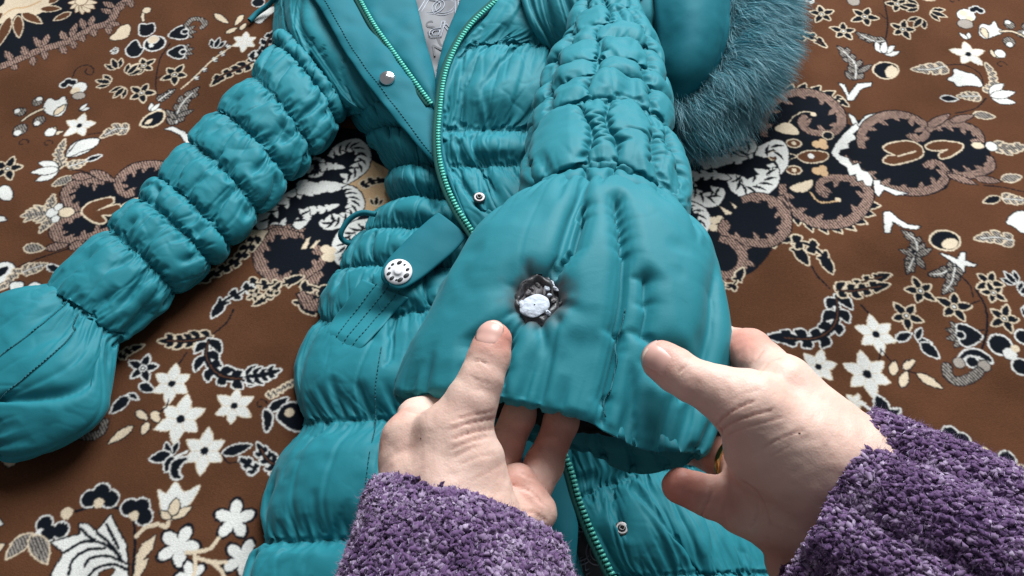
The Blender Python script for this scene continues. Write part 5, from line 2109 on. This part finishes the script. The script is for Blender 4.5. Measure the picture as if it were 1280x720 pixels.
RIGHT = dict(
    palm=[
        [(935, 508, .440, .0172), (1045, 585, .440, .0245)],
        [(952, 562, .447, .0195), (1030, 610, .447, .0240)],
        [(980, 482, .456, .0140), (1058, 572, .446, .0230)],
        [(965, 645, .464, .0150), (1050, 662, .452, .0240)],
        [(992, 700, .468, .0150), (1060, 690, .455, .0230)],
        [(936, 600, .466, .0135), (1040, 622, .452, .0220)],
        [(1075, 602, .446, .0270), (1190, 660, .425, .0290), (1420, 830, .372, .031)],
    ],
    fingers=[
        ([(935, 508, .440, .0172), (896, 489, .441, .0124), (868, 477, .443, .0107), (845, 462, .447, .0106), (826, 450, .450, .0098)], 0.008),
        ([(980, 482, .456, .0140), (936, 438, .498, .0118), (902, 430, .526, .0108), (862, 442, .550, .0098)], 0.008),
        ([(950, 585, .470, .0130), (902, 572, .494, .0108), (864, 558, .520, .0098), (832, 545, .542, .0088)], 0.006),
        ([(955, 545, .470, .0130), (910, 528, .510, .0108), (868, 515, .540, .0098)], 0.006),
        ([(975, 662, .468, .0130), (928, 640, .466, .0110), (892, 622, .464, .0106), (850, 607, .462, .0096)], 0.006),
    ],
    red=[((826, 448, .448), .018, .8), ((868, 474, .440), .012, .3), ((930, 440, .49), .03, .65), ((850, 607, .46), .022, .9), ((895, 625, .46), .025, .55), ((890, 565, .49), .03, .7), ((930, 610, .462), .022, .4), ((985, 690, .462), .03, .35)],
    folds=[([(845, 468), (853, 462), (860, 456)], 1.0), ([(850, 472), (860, 464)], .6), ([(868, 486), (878, 474)], .4), ([(892, 534), (915, 514), (945, 500)], 1.0), ([(897, 540), (925, 524), (968, 512)], .9), ([(902, 548), (930, 535), (980, 522)], .5),
           ([(952, 560), (980, 546), (1007, 537)], .6), ([(960, 572), (990, 556)], .35), ([(874, 648), (884, 630), (892, 610)], 1.2), ([(906, 658), (905, 640), (908, 628)], .7), ([(940, 455), (955, 436)], .8), ([(948, 470), (962, 452), (978, 446)], .6), ([(905, 545), (900, 537), (898, 530)], 1.2),
           ([(925, 600), (950, 620), (965, 660)], .8), ([(940, 660), (948, 640), (944, 615)], .6), ([(915, 500), (930, 492), (950, 486)], .35)],
    nails=[((825, 449, .446), (826, 450, .450), (868, 477, .443), -14, 38, 48)],
    moles=[(1001, 540)],
)
PERSON = empty('person', D(840, 900, .44), 'person in a purple chenille sweater holding the burnt cuff with both hands', 'person')


def poly_dist(px, line):
    L = spline(np.array(line, float), 24) if len(line) > 2 else np.array(line, float)
    best = np.full(len(px), 1e9)
    for a, b in zip(L[:-1], L[1:]):
        ab = b - a
        t = np.clip(((px - a) @ ab) / max(ab @ ab, 1e-9), 0, 1)
        best = np.minimum(best, np.linalg.norm(px - a - t[:, None] * ab, axis=1))
    ends = np.minimum(np.linalg.norm(px - L[0], axis=1), np.linalg.norm(px - L[-1], axis=1))
    return best, smooth(0, 6, ends)


def make_hand(spec):
    pts = np.array([Q(p)[0] for c in spec['palm'] + [f[0] for f in spec['fingers']] for p in c])
    lo, hi = pts.min(0) - 0.035, pts.max(0) + 0.035
    h = 0.00122
    ax = [np.arange(lo[k], hi[k], h) for k in range(3)]
    G = np.stack(np.meshgrid(*ax, indexing='ij'), -1).astype(np.float32)
    f = hand_field(G, spec)
    V, F = surface_nets(f, lo, h)

    def grad(P, e=0.0006):
        return nrm(np.stack([hand_field(P + e * np.eye(3)[k], spec) - hand_field(P - e * np.eye(3)[k], spec) for k in range(3)], -1))
    for _ in range(2):
        N = grad(V)
        V = V - N * hand_field(V, spec)[:, None]
    N = grad(V)
    px = project(V)
    face = ((CAM - V) * N).sum(-1) / np.linalg.norm(CAM - V, axis=1)
    disp = 0.0007 * vnoise(V, 85, 4) + 0.00025 * vnoise(V, 240, 5)
    dep = (V - CAM) @ DF
    crease_red = np.zeros(len(V))
    for line, amp in spec['folds']:
        d, e = poly_dist(px, line)
        m = smooth(0.0, 0.25, face) * e
        disp -= 0.0008 * amp * m * np.exp(-(d / 1.15) ** 2)
        crease_red = np.maximum(crease_red, 0.42 * amp * m * np.exp(-(d / 1.3) ** 2))
        disp += 0.00012 * amp * m * np.exp(-((d - 4) / 2.4) ** 2)
    V = V + N * disp[:, None]
    red = np.zeros(len(V))
    for p, r, a in spec['red']:
        d = np.linalg.norm(V - D(*p), axis=1)
        red = np.maximum(red, a * (1 - smooth(r * 0.25, r * 1.1, d)))
    red = np.clip(np.maximum(red, crease_red) + 0.16 * vnoise(V, 70, 8) + .10, 0, 1)
    o = mesh_obj('hand', V, F, M_SKIN, PERSON, attrs={'red': red})
    for (cp, tip, ip, rot, wpx, lpx) in spec['nails']:
        c, t, k = D(*cp), D(*tip), D(*ip)
        T = nrm(t - k)
        view = nrm(CAM - c)
        Nn = nrm(view - T * (view @ T))
        S = np.cross(T, Nn)
        ra = math.radians(rot)
        Nn, S = Nn * math.cos(ra) + S * math.sin(ra), S * math.cos(ra) - Nn * math.sin(ra)
        s_px = cp[2] / FPX
        hw, hl = wpx * s_px / 2, lpx * s_px / 2
        m = 15
        u = np.linspace(-1, 1, m)
        gu, gv = np.meshgrid(u, u, indexing='ij')
        # square to rounded nail outline
        su = gu * np.sqrt(1 - gv * gv * 0.42)
        sv = gv * np.sqrt(1 - gu * gu * 0.42)
        P = c + T * (sv * hl)[..., None] + S * (su * hw * (1 - 0.10 * (sv < 0) * sv * sv))[..., None] + Nn * 0.012
        for _ in range(30):
            P = P - Nn * np.clip(hand_field(P, spec), -0.003, 0.003)[..., None] * 0.8
        lift = 0.0009 * (1 - np.maximum(np.abs(gu), np.where(gv < 0, np.abs(gv), 0)) ** 4) - 0.0007 + 0.0006 * smooth(0.6, 1, gv)
        # flatten a little lengthwise, keep the crosswise curve
        P = P + Nn * lift[..., None]
        nail = mesh_obj('fingernail', P, grid_faces(m, m), M_NAIL, o)
        md = nail.modifiers.new('thickness', 'SOLIDIFY')
        md.thickness = 0.0006
        md.offset = 0
        e_ = P[:, -3:]
        mesh_obj('nail_edge', e_ + Nn * 0.00045, grid_faces(m, 3), M_NAILTIP, o)
    for p in spec['moles']:
        d = ((px - np.array(p)) ** 2).sum(1) + np.where(face > 0.2, 0, 1e6)
        i = np.argmin(d)
        v, fq = lathe([(.0006, -.0003), (.0005, .0001), (.00003, .0002)], V[i], N[i], 10)
        mesh_obj('mole', v, fq, M_MOLE, o)
    return o


HAND_L = make_hand(LEFT)
HAND_R = make_hand(RIGHT)
a, b = D(926, 580, .482), D(902, 572, .494)
V, F = lathe([(.0112, -.0020), (.0124, -.0020), (.0128, -.001), (.0128, .001), (.0124, .0020), (.0112, .0020)], a * .6 + b * .4, b - a, 36)
RING = mesh_obj('ring', V, F, M_GOLD, HAND_R)


# ---------------------------------------------------------------- chenille sleeves
def chenille_mat(name, c0, c1, c2):
    m, nt, b = mat_new(name)
    L = nt.links.new
    at = node(nt, 'ShaderNodeAttribute', attribute_name='tone')
    tc = node(nt, 'ShaderNodeTexCoord')
    nz = node(nt, 'ShaderNodeTexNoise', i_Scale=420.0, i_Detail=2.0)
    L(tc.outputs['Object'], nz.inputs['Vector'])
    ad = node(nt, 'ShaderNodeMath', operation='MULTIPLY_ADD', use_clamp=True)
    L(nz.outputs['Fac'], ad.inputs[0])
    ad.inputs[1].default_value = 0.5
    sb = node(nt, 'ShaderNodeMath', operation='SUBTRACT')
    L(at.outputs['Fac'], sb.inputs[0])
    sb.inputs[1].default_value = 0.25
    L(sb.outputs[0], ad.inputs[2])
    cr = node(nt, 'ShaderNodeValToRGB')
    e = cr.color_ramp.elements
    e[0].position, e[0].color = 0.0, c0 + (1,)
    e[1].position, e[1].color = 1.0, c2 + (1,)
    k = e.new(0.5)
    k.color = c1 + (1,)
    L(ad.outputs[0], cr.inputs[0])
    L(cr.outputs[0], b.inputs['Base Color'])
    b.inputs['Roughness'].default_value = 0.9
    b.inputs['Specular IOR Level'].default_value = 0.08
    b.inputs['Sheen Weight'].default_value = 0.6
    b.inputs['Sheen Roughness'].default_value = 0.35
    b.inputs['Sheen Tint'].default_value = (0.85, 0.75, 1.0, 1)
    return m


M_CHEN = chenille_mat('purple_chenille', (0.030, 0.014, 0.048), (0.148, 0.084, 0.182), (0.44, 0.36, 0.48))
BALL = None


def tufts(name, X, mat, parent, n, seed, size=0.0018):
    """the pile of chenille yarn: short fat tufts pressed into each other"""
    g = np.random.default_rng(seed)
    nu, nv = X.shape[:2]
    i = g.uniform(0, nu - 1.01, n)
    j = g.uniform(0, nv, n)
    i0, j0 = i.astype(int), j.astype(int)
    f, q = (i - i0)[:, None], (j - j0)[:, None]
    j1 = (j0 + 1) % nv
    p = (X[i0, j0] * (1 - f) + X[i0 + 1, j0] * f) * (1 - q) + (X[i0, j1] * (1 - f) + X[i0 + 1, j1] * f) * q
    N = normals(X, True)[i0, j0]
    N = N * np.sign(((p - X[i0].mean(1)) * N).sum(-1, keepdims=True))
    keep = ((nrm(CAM + np.array([0, 0, .1]) - p) * N).sum(-1) > -0.25) | (g.random(n) < .35)   # thinner pile underneath
    i, j, i0, j0, p, N = (q_[keep] for q_ in (i, j, i0, j0, p, N))
    n = len(p)
    T = nrm(X[i0 + 1, j0] - X[i0, j0])
    S = np.cross(N, T)
    a = g.normal(0, 0.75, n)[:, None]
    T = nrm(T * np.cos(a) + S * np.sin(a) + N * g.normal(0.10, 0.35, n)[:, None])
    S = nrm(np.cross(N, T))
    N2 = np.cross(T, S)
    L_ = size * g.uniform(0.6, 1.25, n)
    Wd = size * g.uniform(0.45, 0.90, n)
    p = p + N * (g.uniform(-0.0006, 0.0016, n))[:, None]
    k = 5
    lat = np.array([-1.2, -0.42, 0.42, 1.2])
    th = np.linspace(0, 2 * math.pi, k, endpoint=False)
    sph = np.stack([np.sin(lat)[:, None] * np.ones(k), np.cos(lat)[:, None] * np.cos(th), np.cos(lat)[:, None] * np.sin(th)], -1).reshape(-1, 3)
    m = len(sph)
    jit = 1 + g.normal(0, 0.32, (n, m, 1))
    V = p[:, None] + jit * (sph[None, :, :1] * (T * L_[:, None])[:, None] + sph[None, :, 1:2] * (S * Wd[:, None])[:, None] + sph[None, :, 2:] * (N2 * Wd[:, None])[:, None])
    F = grid_faces(4, k, True)
    F = (np.arange(n)[:, None, None] * m + F[None]).reshape(-1, 4)
    tone = np.clip(0.49 + 0.14 * g.normal(0, 1, n) + 0.20 * vnoise(p, 60, seed) + 0.12 * vnoise(p, 200, seed + 1), 0, 1)
    mesh_obj(name, V.reshape(-1, 3), F, mat, parent, True, attrs={'tone': np.repeat(tone, m)}, kind='stuff')
    # stray fibres
    nf = int(n * 2.2)
    s = g.integers(0, n, nf)
    V, F, tone2 = strands(p[s], nrm(N[s] + g.normal(0, .5, (nf, 3))), nrm(g.normal(0, 1, (nf, 3)) + N[s] * .3), g.uniform(.002, .0055, nf), np.full(nf, .00008), 2, tone[s], np.clip(tone[s] + .2, 0, 1), g, .5)
    mesh_obj('fuzz', V, F, mat, parent, False, attrs={'tone': tone2}, kind='stuff')


def knit_sleeve(st, seed, n, ribs, amp, nv=150):
    st2 = []
    for (lx, ly, rx, ry, d, b) in st:
        z = D((lx + rx) / 2, (ly + ry) / 2, d)[2]
        st2.append((lx, ly, rx, ry, z, b))
    X, rows, c, side, up, a, b, th = tube_base(st2, 0.003, nv)
    r = nrm(X - c[:, None])
    rib = np.abs(np.sin(th * ribs / 2 + 0.3))[None, :] ** 0.6
    X = X + r * (amp * (rib - 0.6) + 0.002 * vnoise(X, 45, seed) + 0.0012 * vnoise(X, 120, seed + 2))[..., None]
    # turn the edge in
    k = np.arange(1, 7)
    inn = [c[0] + (X[0] - c[0]) * (1 - 0.05 * q ** 0.7) + (c[3] - c[0]) * (0.25 * (q - 1.5)) for q in k]
    X = np.concatenate([np.array(inn)[::-1], X])
    o = mesh_obj('sweater_sleeve', X, grid_faces(*X.shape[:2], True), M_CHEN, PERSON, attrs={'tone': np.full(X.shape[0] * X.shape[1], 0.12)})
    tufts('chenille_pile', X[3:], M_CHEN, o, n, seed)
    return o


knit_sleeve([(470, 606, 704, 690, .438, .034), (452, 650, 712, 735, .428, .042), (432, 712, 722, 800, .412, .046), (405, 800, 735, 880, .390, .048), (360, 960, 760, 1040, .340, .052)], 81, 21000, 16, 0.0015)
knit_sleeve([(1086, 524, 974, 736, .446, .037), (1150, 552, 1030, 790, .436, .043), (1240, 592, 1110, 850, .418, .046), (1370, 650, 1240, 930, .392, .048), (1560, 740, 1420, 1060, .345, .052)], 91, 25000, 9, 0.0085)
